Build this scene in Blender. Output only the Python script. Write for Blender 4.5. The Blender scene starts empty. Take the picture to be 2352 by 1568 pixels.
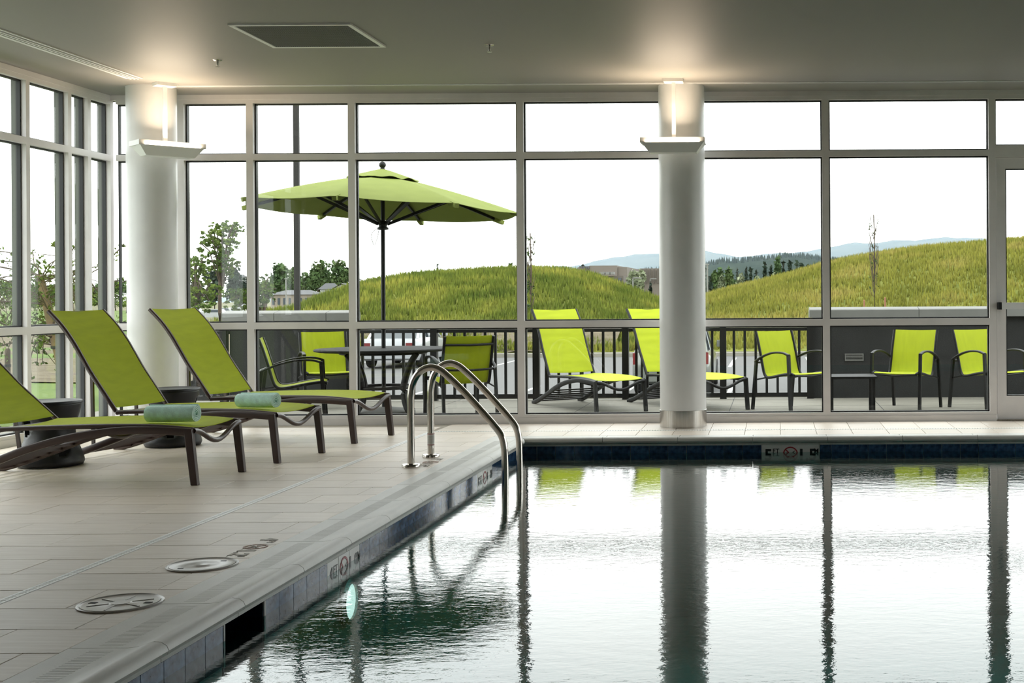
import bpy, math, random
import numpy as np
from mathutils import Vector, Matrix

random.seed(7)
rng = np.random.default_rng(7)
S = bpy.context.scene
COL = S.collection
PI = math.pi

# ---------------------------------------------------------------- camera
F, VX, VY, ROLL, H = 2904.0, 1778.0, 680.0, 0.0062, 1.16      # focal (px), principal point, roll, eye height
cam_d = bpy.data.cameras.new('camera')
cam = bpy.data.objects.new('camera', cam_d)
COL.objects.link(cam)
cam_d.sensor_width = 36.0
cam_d.lens = F / 2352 * 36.0
cam_d.shift_x = (1176 - VX) / 2352
cam_d.shift_y = -(784 - VY) / 2352
cam_d.clip_end = 20000
cam.matrix_world = Matrix.Translation((0, 0, H)) @ Matrix.Rotation(PI/2, 4, 'X') @ Matrix.Rotation(-ROLL, 4, 'Z')
S.camera = cam

# ---------------------------------------------------------------- world / light / exposure
W = bpy.data.worlds.new('overcast_sky')
S.world = W
W.use_nodes = True
wn = W.node_tree.nodes; wl = W.node_tree.links
bg = wn['Background']
tc = wn.new('ShaderNodeTexCoord')
nz = wn.new('ShaderNodeTexNoise'); nz.inputs['Scale'].default_value = 2.2; nz.inputs['Detail'].default_value = 5
mp = wn.new('ShaderNodeMapping'); mp.inputs['Scale'].default_value = (1, 1, 3.5)
rp = wn.new('ShaderNodeValToRGB')
rp.color_ramp.elements[0].position = 0.30; rp.color_ramp.elements[0].color = (0.86, 0.895, 0.93, 1)
rp.color_ramp.elements[1].position = 0.65; rp.color_ramp.elements[1].color = (1.0, 1.0, 0.995, 1)
wl.new(tc.outputs['Generated'], mp.inputs['Vector']); wl.new(mp.outputs[0], nz.inputs['Vector'])
wl.new(nz.outputs['Fac'], rp.inputs['Fac']); wl.new(rp.outputs[0], bg.inputs['Color'])
bg.inputs['Strength'].default_value = 4.2

sun_d = bpy.data.lights.new('sun_behind_cloud', 'SUN')
sun_d.energy = 1.2; sun_d.angle = math.radians(35); sun_d.color = (1.0, 0.97, 0.92)
sun = bpy.data.objects.new('sun_behind_cloud', sun_d); COL.objects.link(sun)
sun.rotation_euler = Vector((0.55, -0.45, -0.70)).to_track_quat('-Z', 'Y').to_euler()   # high in the left back, through the left windows

vs = S.view_settings
vs.view_transform = 'Standard'; vs.look = 'None'; vs.exposure = 0.0; vs.gamma = 1.0; vs.use_curve_mapping = False
cy = S.cycles
cy.max_bounces = 10; cy.diffuse_bounces = 5; cy.glossy_bounces = 5; cy.transparent_max_bounces = 24; cy.transmission_bounces = 4
cy.volume_bounces = 0
cy.caustics_reflective = False; cy.caustics_refractive = False
cy.sample_clamp_indirect = 6.0

# ---------------------------------------------------------------- pixel <-> place helpers
def px(x, y, d):
    """place seen at photo pixel (x, y) at depth d in front of the eye"""
    u, v = x - VX, y - VY
    u, v = u - ROLL*v, v + ROLL*u
    return Vector((u*d/F, d, H - v*d/F))
def pxz(x, y, z):
    """place seen at photo pixel on the level z"""
    u, v = x - VX, y - VY
    u, v = u - ROLL*v, v + ROLL*u
    d = F*(H - z)/v
    return Vector((u*d/F, d, z))

# ---------------------------------------------------------------- mesh building
class MB:
    def __init__(s): s.v = []; s.f = []
    def add(s, vs, fs):
        b = len(s.v); s.v += [tuple(q) for q in vs]; s.f += [tuple(i + b for i in f) for f in fs]; return s
    def box(s, x0, x1, y0, y1, z0, z1):
        return s.add([(x0,y0,z0),(x1,y0,z0),(x1,y1,z0),(x0,y1,z0),(x0,y0,z1),(x1,y0,z1),(x1,y1,z1),(x0,y1,z1)],
                     [(0,3,2,1),(4,5,6,7),(0,1,5,4),(1,2,6,5),(2,3,7,6),(3,0,4,7)])
    def bar(s, p, q, w, h, up=(0,0,1)):
        """rectangular bar from p to q, w across, h along up"""
        return s.sweep([p, q], rect(w, h), up)
    def sweep(s, path, sec, up=(0,0,1), cap=True, closed=False):
        P = [Vector(p) for p in path]; n = len(P); m = len(sec); V = []; up = Vector(up)
        for i, p in enumerate(P):
            if closed: t = P[(i+1) % n] - P[i-1]
            else: t = P[min(i+1, n-1)] - P[max(i-1, 0)]
            t.normalize()
            a = t.cross(up)
            if a.length < 1e-5: a = t.cross(Vector((1,0,0)))
            a.normalize(); b = a.cross(t)
            for (sx, sy) in sec: V.append(p + a*sx + b*sy)
        fs = []
        for i in range(n if closed else n-1):
            j = (i+1) % n
            for k in range(m):
                l = (k+1) % m
                fs.append((i*m+k, i*m+l, j*m+l, j*m+k))
        if cap and not closed:
            fs.append(tuple(range(m))[::-1]); fs.append(tuple(range((n-1)*m, n*m)))
        return s.add(V, fs)
    def tube(s, path, r, n=10, up=(0,0,1), closed=False):
        return s.sweep(path, circ(r, n), up, closed=closed)
    def lathe(s, prof, n=32, c=(0,0,0), cap=True):
        """prof list of (r, z)"""
        V = []; fs = []; m = len(prof)
        for i in range(n):
            a = 2*PI*i/n
            for (r, z) in prof: V.append((c[0]+r*math.cos(a), c[1]+r*math.sin(a), c[2]+z))
        for i in range(n):
            j = (i+1) % n
            for k in range(m-1): fs.append((i*m+k, j*m+k, j*m+k+1, i*m+k+1))
        if cap:
            if prof[0][0] > 1e-4: fs.append(tuple(i*m for i in range(n))[::-1])
            if prof[-1][0] > 1e-4: fs.append(tuple(i*m+m-1 for i in range(n)))
        return s.add(V, fs)
    def grid(s, fn, nu, nv):
        V = [fn(i/nu, j/nv) for i in range(nu+1) for j in range(nv+1)]
        fs = [(i*(nv+1)+j, (i+1)*(nv+1)+j, (i+1)*(nv+1)+j+1, i*(nv+1)+j+1) for i in range(nu) for j in range(nv)]
        return s.add(V, fs)
    def sheet(s, fn, nu, nv, t):
        """a sheet with real thickness t (along z)"""
        m = (nu+1)*(nv+1)
        A = [Vector(fn(i/nu, j/nv)) for i in range(nu+1) for j in range(nv+1)]
        V = A + [p - Vector((0,0,t)) for p in A]
        q = [(i*(nv+1)+j, (i+1)*(nv+1)+j, (i+1)*(nv+1)+j+1, i*(nv+1)+j+1) for i in range(nu) for j in range(nv)]
        fs = q + [tuple(k+m for k in f[::-1]) for f in q]
        edge = [i*(nv+1) for i in range(nu+1)] + [nu*(nv+1)+j for j in range(1, nv+1)] + [i*(nv+1)+nv for i in range(nu-1, -1, -1)] + [j for j in range(nv-1, 0, -1)]
        for a, b in zip(edge, edge[1:] + edge[:1]): fs.append((a, b, b+m, a+m)[::-1])
        return s.add(V, fs)
    def prism(s, poly, axis, a, b):
        """poly in the plane across axis ('x' -> (y,z), 'y' -> (x,z), 'z' -> (x,y)), run from a to b"""
        def mk(p, t): return {'x': (t, p[0], p[1]), 'y': (p[0], t, p[1]), 'z': (p[0], p[1], t)}[axis]
        n = len(poly)
        return s.add([mk(p, a) for p in poly] + [mk(p, b) for p in poly],
                     [tuple(range(n))[::-1], tuple(range(n, 2*n))] + [(i, (i+1) % n, n+(i+1) % n, n+i) for i in range(n)])
def rect(w, h): return [(-w/2,-h/2),(w/2,-h/2),(w/2,h/2),(-w/2,h/2)]
def rrect(w, h, r):
    o = []
    for cx, cy, a0 in ((w/2-r,h/2-r,0),(-w/2+r,h/2-r,PI/2),(-w/2+r,-h/2+r,PI),(w/2-r,-h/2+r,1.5*PI)):
        for k in range(3): a = a0+k*PI/4; o.append((cx+r*math.cos(a), cy+r*math.sin(a)))
    return o
def circ(r, n=10): return [(r*math.cos(2*PI*k/n), r*math.sin(2*PI*k/n)) for k in range(n)]
def spline(pts, n=8):
    """smooth path through points (Catmull-Rom)"""
    P = [Vector(p) for p in pts]; P = [2*P[0]-P[1]] + P + [2*P[-1]-P[-2]]; o = []
    for i in range(1, len(P)-2):
        a, b, c, d = P[i-1:i+3]
        for k in range(n):
            t = k/n
            o.append(0.5*((2*b)+(c-a)*t+(2*a-5*b+4*c-d)*t*t+(3*b-a-3*c+d)*t**3))
    o.append(P[-2]); return o
def interp(x, pts):
    if x <= pts[0][0]: return pts[0][1]
    for (a, b), (c, d) in zip(pts, pts[1:]):
        if x <= c: return b + (d-b)*(x-a)/(c-a)
    return pts[-1][1]

def mesh(name, mb, mat, smooth=None):
    me = bpy.data.meshes.new(name)
    me.from_pydata([tuple(v) for v in mb.v], [], mb.f); me.update()
    if mat: me.materials.append(mat)
    if smooth is not None:
        me.shade_smooth() if smooth >= 180 else me.set_sharp_from_angle(angle=math.radians(smooth))
        if smooth < 180:
            me.polygons.foreach_set('use_smooth', [True]*len(me.polygons)); me.set_sharp_from_angle(angle=math.radians(smooth))
    return me
def link(name, data, parent=None, loc=None, rz=None):
    o = bpy.data.objects.new(name, data); COL.objects.link(o)
    if parent: o.parent = parent
    if loc is not None: o.location = loc
    if rz is not None: o.rotation_euler = (0, 0, rz)
    return o
def obj(name, mb, mat, parent=None, smooth=None, world=False):
    """link mb as one mesh; world=True: its coordinates are world ones and parent stands at a plain offset"""
    if world and parent is not None:
        off = parent.location
        mb.v = [(v[0]-off[0], v[1]-off[1], v[2]-off[2]) for v in mb.v]
    return link(name, mesh(name, mb, mat, smooth), parent)
def thing(name, label, cat, loc=(0,0,0), rz=0, group=None):
    o = link(name, None, None, loc, rz); o['label'] = label; o['category'] = cat
    if group: o['group'] = group
    return o
def tag(o, label, cat, group=None):
    o['label'] = label; o['category'] = cat
    if group: o['group'] = group
    return o
def struct(o, label=None):
    o['kind'] = 'structure'
    if label: o['label'] = label
    return o
def copy_tree(o, parent=None):
    c = o.copy(); COL.objects.link(c); c.parent = parent
    for ch in list(o.children): copy_tree(ch, c)
    return c
def tri_mesh(name, V, Fc, mat):
    """many triangles from numpy arrays"""
    me = bpy.data.meshes.new(name); nf = len(Fc)
    me.vertices.add(len(V)); me.vertices.foreach_set('co', np.asarray(V, np.float32).ravel())
    me.loops.add(nf*3); me.loops.foreach_set('vertex_index', np.asarray(Fc, np.int32).ravel())
    me.polygons.add(nf); me.polygons.foreach_set('loop_start', np.arange(0, nf*3, 3, dtype=np.int32))
    me.update(calc_edges=True); me.validate()
    me.materials.append(mat); return me

# ---------------------------------------------------------------- materials
def mat(name, col, rough=0.5, metal=0.0, spec=0.5, var=0.0, vscale=8.0, bump=0.0, bscale=60.0, stretch=(1,1,1), sheen=0.0,
        coat=0.0, objvar=0.0, col2=None, detail=4, coords='Object', transl=0.0):
    m = bpy.data.materials.new(name); m.use_nodes = True
    n = m.node_tree.nodes; l = m.node_tree.links; b = n['Principled BSDF']
    b.inputs['Base Color'].default_value = (*col, 1); b.inputs['Roughness'].default_value = rough
    b.inputs['Metallic'].default_value = metal; b.inputs['Specular IOR Level'].default_value = spec
    b.inputs['Coat Weight'].default_value = coat
    if sheen: b.inputs['Sheen Weight'].default_value = sheen
    if var or bump or col2:
        t = n.new('ShaderNodeTexCoord'); mp = n.new('ShaderNodeMapping'); mp.inputs['Scale'].default_value = stretch
        if coords == 'World':
            g = n.new('ShaderNodeNewGeometry'); l.new(g.outputs['Position'], mp.inputs['Vector'])
        else: l.new(t.outputs[coords], mp.inputs['Vector'])
    last = None
    if var or col2:
        z = n.new('ShaderNodeTexNoise'); z.inputs['Scale'].default_value = vscale; z.inputs['Detail'].default_value = detail
        l.new(mp.outputs[0], z.inputs['Vector'])
        r = n.new('ShaderNodeValToRGB'); r.color_ramp.elements[0].position = 0.3; r.color_ramp.elements[1].position = 0.7
        c2 = col2 if col2 else tuple(min(1, c*(1+var)) for c in col)
        c1 = col if col2 else tuple(c*(1-var) for c in col)
        r.color_ramp.elements[0].color = (*c1, 1); r.color_ramp.elements[1].color = (*c2, 1)
        l.new(z.outputs['Fac'], r.inputs['Fac']); last = r.outputs[0]
    if objvar:
        oi = n.new('ShaderNodeObjectInfo'); hs = n.new('ShaderNodeHueSaturation')
        mr = n.new('ShaderNodeMapRange'); mr.inputs['To Min'].default_value = 1-objvar; mr.inputs['To Max'].default_value = 1+objvar
        l.new(oi.outputs['Random'], mr.inputs['Value']); l.new(mr.outputs[0], hs.inputs['Value'])
        if last: l.new(last, hs.inputs['Color'])
        else: hs.inputs['Color'].default_value = (*col, 1)
        last = hs.outputs[0]
    if last: l.new(last, b.inputs['Base Color'])
    if bump:
        z2 = n.new('ShaderNodeTexNoise'); z2.inputs['Scale'].default_value = bscale; z2.inputs['Detail'].default_value = 3
        l.new(mp.outputs[0], z2.inputs['Vector'])
        bp = n.new('ShaderNodeBump'); bp.inputs['Strength'].default_value = bump; bp.inputs['Distance'].default_value = 0.01
        l.new(z2.outputs['Fac'], bp.inputs['Height']); l.new(bp.outputs[0], b.inputs['Normal'])
    if transl:
        out = n['Material Output']; ad = n.new('ShaderNodeMixShader'); tr = n.new('ShaderNodeBsdfTranslucent')
        tr.inputs['Color'].default_value = (*col, 1); ad.inputs[0].default_value = transl
        if last: l.new(last, tr.inputs['Color'])
        l.new(b.outputs[0], ad.inputs[1]); l.new(tr.outputs[0], ad.inputs[2]); l.new(ad.outputs[0], out.inputs['Surface'])
    return m
def emit(name, col, s):
    m = bpy.data.materials.new(name); m.use_nodes = True; n = m.node_tree.nodes; n.clear()
    e = n.new('ShaderNodeEmission'); e.inputs[0].default_value = (*col, 1); e.inputs[1].default_value = s
    o = n.new('ShaderNodeOutputMaterial'); m.node_tree.links.new(e.outputs[0], o.inputs[0]); return m
def see_through(name, tint, f0, gloss_rough=0.0, bump=None):
    """clear pane or water: mirror by angle (Schlick), the rest goes straight through with a tint"""
    m = bpy.data.materials.new(name); m.use_nodes = True; n = m.node_tree.nodes; l = m.node_tree.links; n.clear()
    out = n.new('ShaderNodeOutputMaterial'); mx = n.new('ShaderNodeMixShader')
    tr = n.new('ShaderNodeBsdfTransparent'); tr.inputs[0].default_value = (*tint, 1)
    gl = n.new('ShaderNodeBsdfGlossy'); gl.inputs['Roughness'].default_value = gloss_rough; gl.inputs['Color'].default_value = (1,1,1,1)
    lw = n.new('ShaderNodeLayerWeight'); lw.inputs['Blend'].default_value = 0.5
    pw = n.new('ShaderNodeMath'); pw.operation = 'POWER'; pw.inputs[1].default_value = 5
    ma = n.new('ShaderNodeMath'); ma.operation = 'MULTIPLY_ADD'; ma.inputs[1].default_value = 1-f0; ma.inputs[2].default_value = f0; ma.use_clamp = True
    l.new(lw.outputs['Facing'], pw.inputs[0]); l.new(pw.outputs[0], ma.inputs[0]); l.new(ma.outputs[0], mx.inputs[0])
    l.new(tr.outputs[0], mx.inputs[1]); l.new(gl.outputs[0], mx.inputs[2]); l.new(mx.outputs[0], out.inputs[0])
    if bump:
        g = n.new('ShaderNodeNewGeometry'); last = None
        for (sc, st, sx, sy) in bump:
            mp = n.new('ShaderNodeMapping'); mp.inputs['Scale'].default_value = (sx, sy, 1); l.new(g.outputs['Position'], mp.inputs['Vector'])
            z = n.new('ShaderNodeTexNoise'); z.inputs['Scale'].default_value = sc; z.inputs['Detail'].default_value = 3; l.new(mp.outputs[0], z.inputs['Vector'])
            b = n.new('ShaderNodeBump'); b.inputs['Strength'].default_value = 1.0; b.inputs['Distance'].default_value = st
            l.new(z.outputs['Fac'], b.inputs['Height'])
            if last: l.new(last, b.inputs['Normal'])
            last = b.outputs[0]
        l.new(last, gl.inputs['Normal']); l.new(last, lw.inputs['Normal'])
    return m

M = {}
M['tile'] = mat('beige_floor_tile', (0.63,0.54,0.445), 0.42, spec=0.45, col2=(0.76,0.675,0.59), vscale=3.0, stretch=(1.2,14,1), objvar=0.07, bump=0.05, bscale=25)
M['grout'] = mat('floor_grout', (0.36,0.32,0.26), 0.9)
M['slab'] = mat('deck_slab', (0.42,0.38,0.31), 0.8, var=0.1)
M['coping'] = mat('coping_stone_face', (0.56,0.55,0.51), 0.42, var=0.06, vscale=5, bump=0.05, bscale=90)
M['wtile'] = mat('blue_marbled_tile', (0.006,0.016,0.055), 0.08, col2=(0.055,0.125,0.235), vscale=26, detail=10, objvar=0.25, spec=0.22)
M['marker'] = mat('white_marker_tile', (0.66,0.65,0.62), 0.25, var=0.03)
M['black'] = mat('black_print', (0.012,0.012,0.014), 0.4)
M['red'] = mat('red_print', (0.30,0.02,0.03), 0.4)
M['fblack'] = mat('worn_black_print', (0.43,0.39,0.33), 0.6)
M['fred'] = mat('worn_red_print', (0.50,0.33,0.27), 0.6)
M['mortar'] = mat('white_mortar', (0.62,0.62,0.60), 0.8)
M['plaster'] = mat('pool_plaster', (0.16,0.46,0.45), 0.7, var=0.05, vscale=2)
M['water'] = see_through('pool_water_surface', (0.17,0.43,0.42), 0.02, 0.0, [(1.3, 0.0008, 1, 1), (8, 0.00075, 1, 1.8), (30, 0.00036, 1, 1.6)])
M['glass'] = see_through('window_glass', (0.945,0.965,0.95), 0.02)
M['alu'] = mat('anodised_window_frame', (0.76,0.73,0.715), 0.40, metal=0.0, var=0.05, vscale=4)
M['gasket'] = mat('black_gasket', (0.012,0.013,0.014), 0.5)
M['cap'] = mat('outer_frame_cap', (0.085,0.095,0.075), 0.5)
M['ceiling'] = mat('painted_ceiling', (0.275,0.262,0.242), 0.5, bump=0.12, bscale=220, spec=0.4)
M['wall'] = mat('painted_wall', (0.50,0.49,0.47), 0.7, var=0.03)
M['frontwall'] = mat('white_wall_paint', (0.78,0.76,0.73), 0.7, var=0.02)
M['white'] = mat('white_painted_metal', (0.80,0.80,0.79), 0.35, var=0.02)
M['column'] = mat('column_paint', (0.74,0.74,0.73), 0.32, var=0.02, bump=0.03, bscale=150)
M['steel'] = mat('brushed_steel', (0.50,0.48,0.45), 0.22, metal=1.0, var=0.12, vscale=3, stretch=(30,30,1))
M['rail'] = mat('polished_rail_steel', (0.62,0.58,0.53), 0.16, metal=1.0, var=0.06, vscale=12)
M['lime'] = mat('lime_sling_mesh', (0.43,0.495,0.018), 0.75, spec=0.25, var=0.07, vscale=5, stretch=(7,1,1), bump=0.12, bscale=400, transl=0.18)
M['brown'] = mat('dark_brown_frame', (0.048,0.026,0.021), 0.33, spec=0.55, bump=0.05, bscale=300)
M['charcoal'] = mat('charcoal_frame', (0.009,0.009,0.009), 0.45, spec=0.25)
M['tabletop'] = mat('dark_table_top', (0.022,0.022,0.022), 0.75, spec=0.12)
M['drum'] = mat('black_moulded_plastic', (0.012,0.012,0.015), 0.42, spec=0.5, bump=0.1, bscale=300)
M['towel'] = mat('aqua_terry', (0.60,0.88,0.78), 0.95, spec=0.1, var=0.12, vscale=30, bump=0.35, bscale=160, sheen=0.5)
M['towel_edge'] = mat('pale_terry_edge', (0.68,0.88,0.80), 0.95, spec=0.1, bump=0.9, bscale=180)
M['lid'] = mat('lid_plastic', (0.46,0.44,0.42), 0.30, var=0.06, vscale=12)
M['drain'] = mat('white_drain_plastic', (0.84,0.84,0.82), 0.4, var=0.05)
M['dark'] = mat('dark_void', (0.02,0.02,0.02), 0.8)
M['grille'] = mat('grille_bars', (0.20,0.20,0.20), 0.5)
M['canopy'] = mat('lime_canopy_canvas', (0.20,0.235,0.062), 0.85, spec=0.1, var=0.06, vscale=6, transl=0.12)
M['stucco'] = mat('charcoal_stucco', (0.012,0.0125,0.012), 0.85, var=0.15, vscale=6, bump=0.3, bscale=120)
M['capstone'] = mat('concrete_cap', (0.15,0.15,0.14), 0.75, var=0.08, vscale=6)
M['concrete'] = mat('patio_concrete', (0.175,0.165,0.135), 0.8, var=0.16, vscale=3, stretch=(1,5,1), bump=0.2, bscale=40)
M['asphalt'] = mat('asphalt', (0.070,0.070,0.068), 0.85, var=0.12, vscale=3, bump=0.3, bscale=50)
M['kerb'] = mat('kerb_concrete', (0.20,0.19,0.155), 0.8, var=0.12, vscale=3)
M['linepaint'] = mat('white_line_paint', (0.36,0.36,0.34), 0.7, var=0.1)
M['pole'] = mat('dark_bronze_pole', (0.020,0.019,0.017), 0.6, spec=0.2)

# ================================================================ THE ROOM
XL, YB, ZC = -6.12, 11.67, 3.05        # left glass wall, back glass wall, ceiling
XR, YF = 6.5, -2.6                     # right wall and wall behind the eye
PXL, PXR, PYN, PYB = -2.054, 5.5, 1.3, 10.29   # pool tile planes
ZW = -0.110                            # water level

# ---- floor
fb = MB()
fb.box(XL-0.25, PXL-0.3, YF, YB+0.2, -0.35, -0.006); fb.box(PXL-0.3, XR, PYB+0.3, YB+0.2, -0.35, -0.006)
fb.box(PXL-0.3, XR, YF, PYN-0.3, -0.35, -0.006); fb.box(PXR+0.3, XR, PYN-0.3, PYB+0.3, -0.35, -0.006)
floor = struct(obj('floor', fb, M['grout']), 'beige tiled pool deck')
G = 0.0018
_tiles = {}
def floor_tile(x0, x1, y0, y1):
    k = (round(x1-x0, 3), round(y1-y0, 3))
    if k not in _tiles:
        w, h = k[0]/2-G, k[1]/2-G; e = 0.0015
        b = MB().add([(-w,-h,-0.008),(w,-h,-0.008),(w,h,-0.008),(-w,h,-0.008),(-w,-h,-e),(w,-h,-e),(w,h,-e),(-w,h,-e),
                      (-w+e,-h+e,0),(w-e,-h+e,0),(w-e,h-e,0),(-w+e,h-e,0)],
                     [(0,1,5,4),(1,2,6,5),(2,3,7,6),(3,0,4,7),(4,5,9,8),(5,6,10,9),(6,7,11,10),(7,4,8,11),(8,9,10,11)])
        _tiles[k] = mesh('tile', b, M['tile'])
    link('tile', _tiles[k], floor, ((x0+x1)/2, (y0+y1)/2, random.uniform(-0.0004, 0.0004)))
def tile_row(x0, x1, y0, y1, off, length=0.61):
    xs = [x0] + [x for x in [off+length*k for k in range(-40, 40)] if x0+0.05 < x < x1-0.05] + [x1]
    for a, b in zip(xs, xs[1:]): floor_tile(a, b, y0, y1)
ROWS = [4.767+0.302*k for k in range(-4, 23)]
for i, (y0, y1) in enumerate(zip(ROWS, ROWS[1:])):
    y1 = min(y1, YB-0.05)
    tile_row(XL+0.06, -3.015, y0, y1, -3.25 + 0.203*(i % 3))
    if y1 < 10.97: tile_row(-2.968, PXL-0.306, y0, y1, -2.68+0.2*(i % 2))
    elif y0 < 10.97: tile_row(-2.968, PXL-0.306, y0, 10.973, -2.68)
tile_row(-2.968, XR-0.05, 11.022, YB-0.05, -2.087, 0.305)
tile_row(PXL-0.306, XR-0.05, PYB+0.308, 10.973, -2.087, 0.305)
rb = MB()
for y in [ROWS[0]-0.302*k for k in range(1, 21)]:
    x = XL+0.06
    while x < (PXL-0.32 if y > PYN-0.32 else XR-0.05):
        rb.box(x+G, x+0.61-G, y+G, y+0.302-G, -0.008, 0); x += 0.61
o = obj('tile_field', rb, M['tile'], floor); o['kind'] = 'stuff'

# ---- slot drain
dr = thing('slot_drain', 'narrow white slotted drain strip set in the beige deck tiles', 'drain', (-2.99, 7.0, 0))
e = MB()
e.box(-3.013, -3.002, 2.6, 11.02, -0.02, 0.0015); e.box(-2.981, -2.970, 2.6, 10.977, -0.02, 0.0015)
e.box(-2.979, XR-0.06, 10.977, 10.985, -0.02, 0.001); e.box(-3.004, XR-0.06, 11.012, 11.02, -0.02, 0.001)
obj('edge', e, M['drain'], dr, world=True)
b = MB(); y = 2.6
while y < 11.0: b.box(-3.004, -2.979, y, y+0.016, -0.012, 0.0008); y += 0.023
x = -2.97
while x < XR-0.08: b.box(x, x+0.016, 10.985, 11.012, -0.012, 0.0008); x += 0.023
obj('slat', b, M['drain'], dr, world=True)['kind'] = 'stuff'
obj('channel', MB().box(-3.004, -2.979, 2.6, 11.012, -0.0055, -0.0045).box(-2.979, XR-0.06, 10.985, 11.012, -0.0055, -0.0045), M['dark'], dr, world=True)

# ---- pool basin
pb = MB()
ZB = -1.45
pb.box(PXL-0.3, PXR+0.3, PYN-0.3, PYB+0.3, ZB-0.15, ZB)
SK0, SK1 = 4.703, 5.077                                   # skimmer mouth in the left wall
pb.box(PXL-0.30, PXL-0.002, PYN-0.3, PYB+0.3, ZB, -0.262)
pb.box(PXL-0.30, PXL-0.008, PYN-0.3, SK0, -0.262, -0.05); pb.box(PXL-0.30, PXL-0.008, SK1, PYB+0.3, -0.262, -0.05)
pb.box(PXL-0.30, PXL-0.27, SK0, SK1, -0.262, -0.05)
pb.box(PXL-0.008, PXR+0.3, PYB+0.008, PYB+0.3, ZB, -0.05)
pb.box(PXR+0.008, PXR+0.3, PYN, PYB+0.008, ZB, -0.05); pb.box(PXL-0.008, PXR+0.3, PYN-0.3, PYN-0.008, ZB, -0.05)
pool = struct(obj('pool_basin', pb, M['plaster']), 'pale blue plastered pool basin')
mo = MB().box(PXL-0.0079, PXL-0.0035, PYN, SK0, -0.206, -0.037).box(PXL-0.0079, PXL-0.0035, SK1, PYB, -0.206, -0.037)
mo.box(PXL, PXR, PYB+0.0035, PYB+0.0079, -0.206, -0.037)
obj('grout_bed', mo, M['mortar'], pool)
# blue waterline tiles, one by one
ZT0, ZT1 = -0.203, -0.050
_wt = {}
def wtile(axis, a, b, m='wtile'):
    k = (axis, round(b-a, 3), m); w = k[1]/2-0.0018; h = (ZT1-ZT0)/2-0.001
    if k not in _wt:
        q = MB()
        if axis == 'y': q.box(-0.0035, 0.0, -w, w, -h, h)
        else: q.box(-w, w, 0.0, 0.0035, -h, h)
        _wt[k] = mesh('waterline_tile', q, M[m])
    loc = (PXL, (a+b)/2, (ZT0+ZT1)/2) if axis == 'y' else ((a+b)/2, PYB, (ZT0+ZT1)/2)
    return link('waterline_tile' if m == 'wtile' else 'depth_marker_tile', _wt[k], pool, loc)
def cuts(a, b, pitch, from_b=False):
    n = int((b-a)/pitch + 1e-6); r = (b-a)-n*pitch
    ys = [a+pitch*k for k in range(n+1)] if not from_b else [b-pitch*k for k in range(n+1)][::-1]
    if r > 0.02: ys = ys+[b] if not from_b else [a]+ys
    return list(zip(ys, ys[1:]))
for a, b in cuts(PYN, SK0, 0.1545, True) + cuts(SK1, 5.788, 0.1535) + cuts(6.241, 8.708, 0.1542) + cuts(9.177, PYB, 0.153): wtile('y', a, b)
for a, b in cuts(PXL, -0.11, 0.1524, True) + [(0.365, 0.457)] + cuts(0.457, PXR, 0.1500): wtile('x', a, b)

def text_mesh(s, size, m, bold=0.012):
    c = bpy.data.curves.new('lettering', 'FONT'); c.body = s; c.size = size; c.extrude = 0.0006; c.offset = bold*size; c.resolution_u = 3
    c.align_x = 'CENTER'
    t = bpy.data.objects.new('lettering', c); COL.objects.link(t)
    dg = bpy.context.evaluated_depsgraph_get(); me = bpy.data.meshes.new_from_object(t.evaluated_get(dg))
    bpy.data.objects.remove(t); bpy.data.curves.remove(c)
    me.materials.clear(); me.materials.append(m); return me
def ring_mesh(r, w, m):
    q = MB(); n = 28
    for rr in (r, r-w): q.v += [(rr*math.cos(2*PI*i/n), rr*math.sin(2*PI*i/n), z) for z in (0, 0.0012) for i in range(n)]
    for i in range(n):
        j = (i+1) % n; a, bb, c, d = 0, n, 2*n, 3*n
        q.f += [(bb+i, bb+j, d+j, d+i), (a+i, a+j, bb+j, bb+i)[::-1], (c+i, c+j, d+j, d+i)]
    q.bar((-0.68*r, 0.68*r, 0.0006), (0.68*r, -0.68*r, 0.0006), w*0.9, 0.0012)
    return mesh('no_diving_ring', q, m)
def diver_mesh(r, m):
    q = MB(); z = 0.0016
    for p, s, w in (((-0.55,-0.62),(0.35,0.28),0.16), ((0.25,0.2),(0.62,0.5),0.09), ((0.2,0.1),(0.7,0.12),0.09), ((-0.6,0.3),(0.0,0.02),0.07),
                    ((-0.72,0.05),(0.62,0.0),0.035), ((0.0,0.0),(0.5,-0.35),0.05)):
        q.bar((p[0]*r, p[1]*r, z), (s[0]*r, s[1]*r, z), w*r, 0.0008)
    return mesh('diver', q, m)
def depth_marker(loc, rot, feet, metre, mb_, mr_, sc=1.0, parent=None, order=1):
    """three 6-inch tiles in a row: feet, no diving, metres"""
    for k, (txt, sup) in enumerate(((feet, 'FT'), (None, None), (metre, 'M'))):
        off = (k-1)*0.155*order
        mtx = Matrix.Translation(loc) @ rot
        def put(me, x, y, z=0.0):
            o = link(me.name.split('.')[0], me, parent); o.matrix_local = mtx @ Matrix.Translation((off*1.0+x, y, z+0.0008)); return o
        if txt:
            put(text_mesh(txt, 0.128*sc, mb_, 0.03), -0.025 if k == 0 else -0.02, -0.047*sc)
            put(text_mesh(sup, 0.052*sc, mb_, 0.008), 0.037 if k == 0 else 0.056, 0.010)
        else:
            put(ring_mesh(0.062*sc, 0.010*sc, mr_), 0, 0); put(diver_mesh(0.055*sc, mb_), 0, 0)
RB = Matrix.Rotation(PI/2, 4, 'X'); RL = Matrix.Rotation(PI/2, 4, 'Z') @ RB
zc = (ZT0+ZT1)/2
for a in (-0.11, 0.0467, 0.2033): wtile('x', a, a+0.1567, 'marker')
depth_marker((0.125, PYB, zc), RB, '5', '1.5', M['black'], M['red'], 1.0, pool)
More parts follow.
